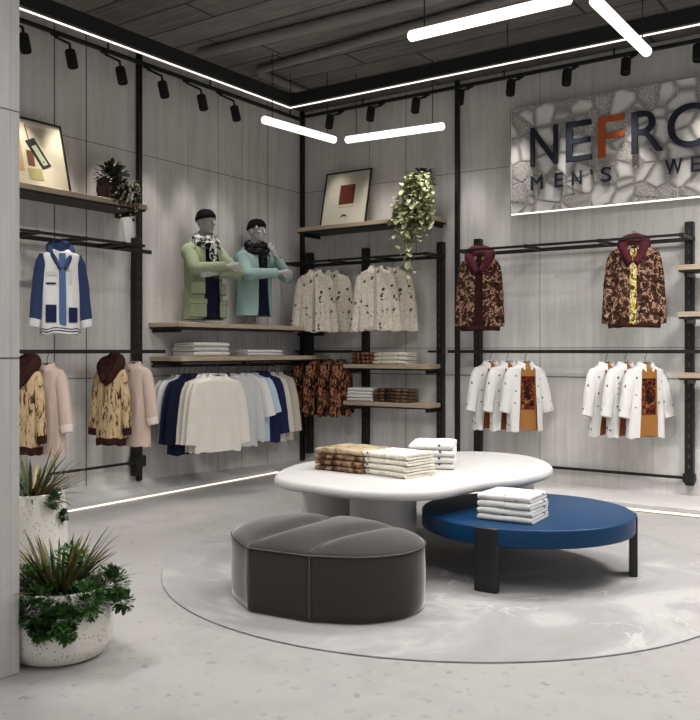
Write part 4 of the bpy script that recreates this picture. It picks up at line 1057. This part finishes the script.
planter('nearest speckled white planter at foot of pillar with spiky and trailing leaves', (c1.x, c1.y, 0), .235, .31, 5, 170, .92,
        [bpos(.18, -.02, .26, .09, 260), bpos(.20, .07, .22, .07, 200), bpos(.14, .16, .28, .085, 230), bpos(.02, .24, .32, .075, 200), bpos(.05, .29, .25, .05, 120), bpos(.22, .0, .18, .05, 130), bpos(.1, -.1, .34, .08, 170), bpos(.0, .05, .37, .12, 260), bpos(.22, .10, .16, .04, 90)])
d = ray(31); Z = 5.05
c2 = (CX + d[0] * Z, CY + d[1] * Z)
planter('tall speckled white planter behind the front one, mostly hidden by the pillar', (c2[0], c2[1], 0), .205, .53, 12, 90, 1.05, [bpos(.12, .17, .50, .05, 90), bpos(.05, .2, .40, .035, 50), bpos(.1, -.08, .56, .09, 120)])

# trailing pothos on the back shelf
q = back(421, 214, .24)
pt = thing('trailing_plant', 'cream and green trailing plant in a dark pot hanging over the back wall shelf edge', 'potted plant', (q.x, -.235, 2.736))
MB().lathe([(.06, 0), (.085, .01), (.105, .16), (.112, .185), (.098, .185), (.092, .15)], 28).obj('pot', 'pot_dark', pt)
MB().lathe([(.09, .13), (.09, .160), (0, .165)], 20).obj('soil', 'soil', pt)
rnd = random.Random(8); m = MB(); st = MB(); dk = MB()
for s in range(30):
    a = rnd.uniform(-2.95, -.2); rr = rnd.uniform(.16, .25); drop = rnd.choice([.15, .25, .35, .45, .5, .6, .7])
    if s == 0: a, drop = -1.6, .88
    if s == 1: a, drop = -1.45, .80
    drop *= 1 - .45 * abs(math.cos(a))
    ex = math.cos(a) * rr; ey = min(math.sin(a) * rr, -.05) if drop > .2 else math.sin(a) * rr
    ey = min(ey, -.15)
    top = rnd.uniform(.22, .42); P = [Vector((math.cos(a) * .05, math.sin(a) * .05, .165)), Vector((ex * .35, ey * .35, top)), Vector((ex * .85, ey * .85, top)), Vector((ex, ey, top * .6))] + [Vector((ex + .015 * math.sin(k + s), ey - .012, .17 - drop * k / 6)) for k in range(1, 7)]
    P = catmull(P, 3, closed=False); st.tube(P, .003, 5)
    for k in range(3, len(P)):
        if rnd.random() < .62:
            v = Vector((rnd.uniform(-1, 1), rnd.uniform(-1.1, .1), rnd.uniform(-.8, .35)))
            leaf(m, P[k], v, rnd.uniform(.065, .11), rnd.uniform(.022, .034), .9, rnd, n=4, fold=.15)
for k in range(110):
    a = rnd.uniform(0, 6.28); v = Vector((math.cos(a), math.sin(a), rnd.uniform(.1, 1.1)))
    leaf(dk, (math.cos(a) * .06, math.sin(a) * .06 + .02, .30 + rnd.uniform(0, .17)), v, rnd.uniform(.07, .13), rnd.uniform(.015, .024), 1.0, rnd, n=4, fold=.15)
st.obj('stems', 'stem', pt); m.obj('trailing_leaves', 'pothos', pt, 70); dk.obj('crown_leaves', 'darkleaf', pt, 70)

# woven basket plant on the left shelf
q = left(113, 196, .22)
bp = thing('basket_plant', 'dark woven basket plant with small pale blossoms on the left wall shelf', 'potted plant', (.215, q.y, 2.656))
MB().lathe([(.09, 0), (.115, .01), (.14, .10), (.132, .19), (.122, .195), (.118, .15)], 28).obj('basket', 'basket', bp)
MB().lathe([(.108, .13), (.107, .165), (0, .17)], 20).obj('soil', 'soil', bp)
m = MB(); bl = MB(); vn = MB()
for k in range(330):
    a = rnd.uniform(0, 6.28); el = rnd.uniform(-.25, 1.3)
    v = Vector((math.cos(a) * math.cos(el), math.sin(a) * math.cos(el), math.sin(el)))
    leaf(m, Vector((0, 0, .20)) + v * rnd.uniform(.02, .14), v, rnd.uniform(.035, .06), rnd.uniform(.013, .020), .9, rnd, n=3)
for s in range(11):
    a = rnd.uniform(-.9, 1.7); ex, ey = math.cos(a) * .15, math.sin(a) * .15
    drop = rnd.uniform(.12, .32)
    ex = max(ex, .155) if drop > .2 else ex
    for k in range(12):
        z = .17 - drop * k / 11; p = Vector((ex + rnd.uniform(-.01, .01), ey + rnd.uniform(-.02, .02), max(z, .012) if ex < .15 else z))
        leaf(m, p, Vector((rnd.uniform(-.2, 1), rnd.uniform(-1, 1), rnd.uniform(-1, .2))), .05, .013, .7, rnd, n=2)
        if rnd.random() < .35: bl.ball(p + Vector((.012, 0, 0)), .011, 5)
for s in range(4):
    y0 = .13 + s * .018
    for k in range(13):
        z = .20 - .21 * k / 12
        leaf(vn, (.10 + rnd.uniform(-.02, .03), y0 + rnd.uniform(-.01, .01), max(z, .012)), Vector((rnd.uniform(0, 1), rnd.uniform(-1, 1), rnd.uniform(-.9, .3))), .045, .013, .7, rnd, n=2)
m.obj('dark_leaves', 'darkleaf', bp, 70); bl.obj('blossoms', 'blossom', bp); vn.obj('pale_vine', 'palevine', bp, 70)
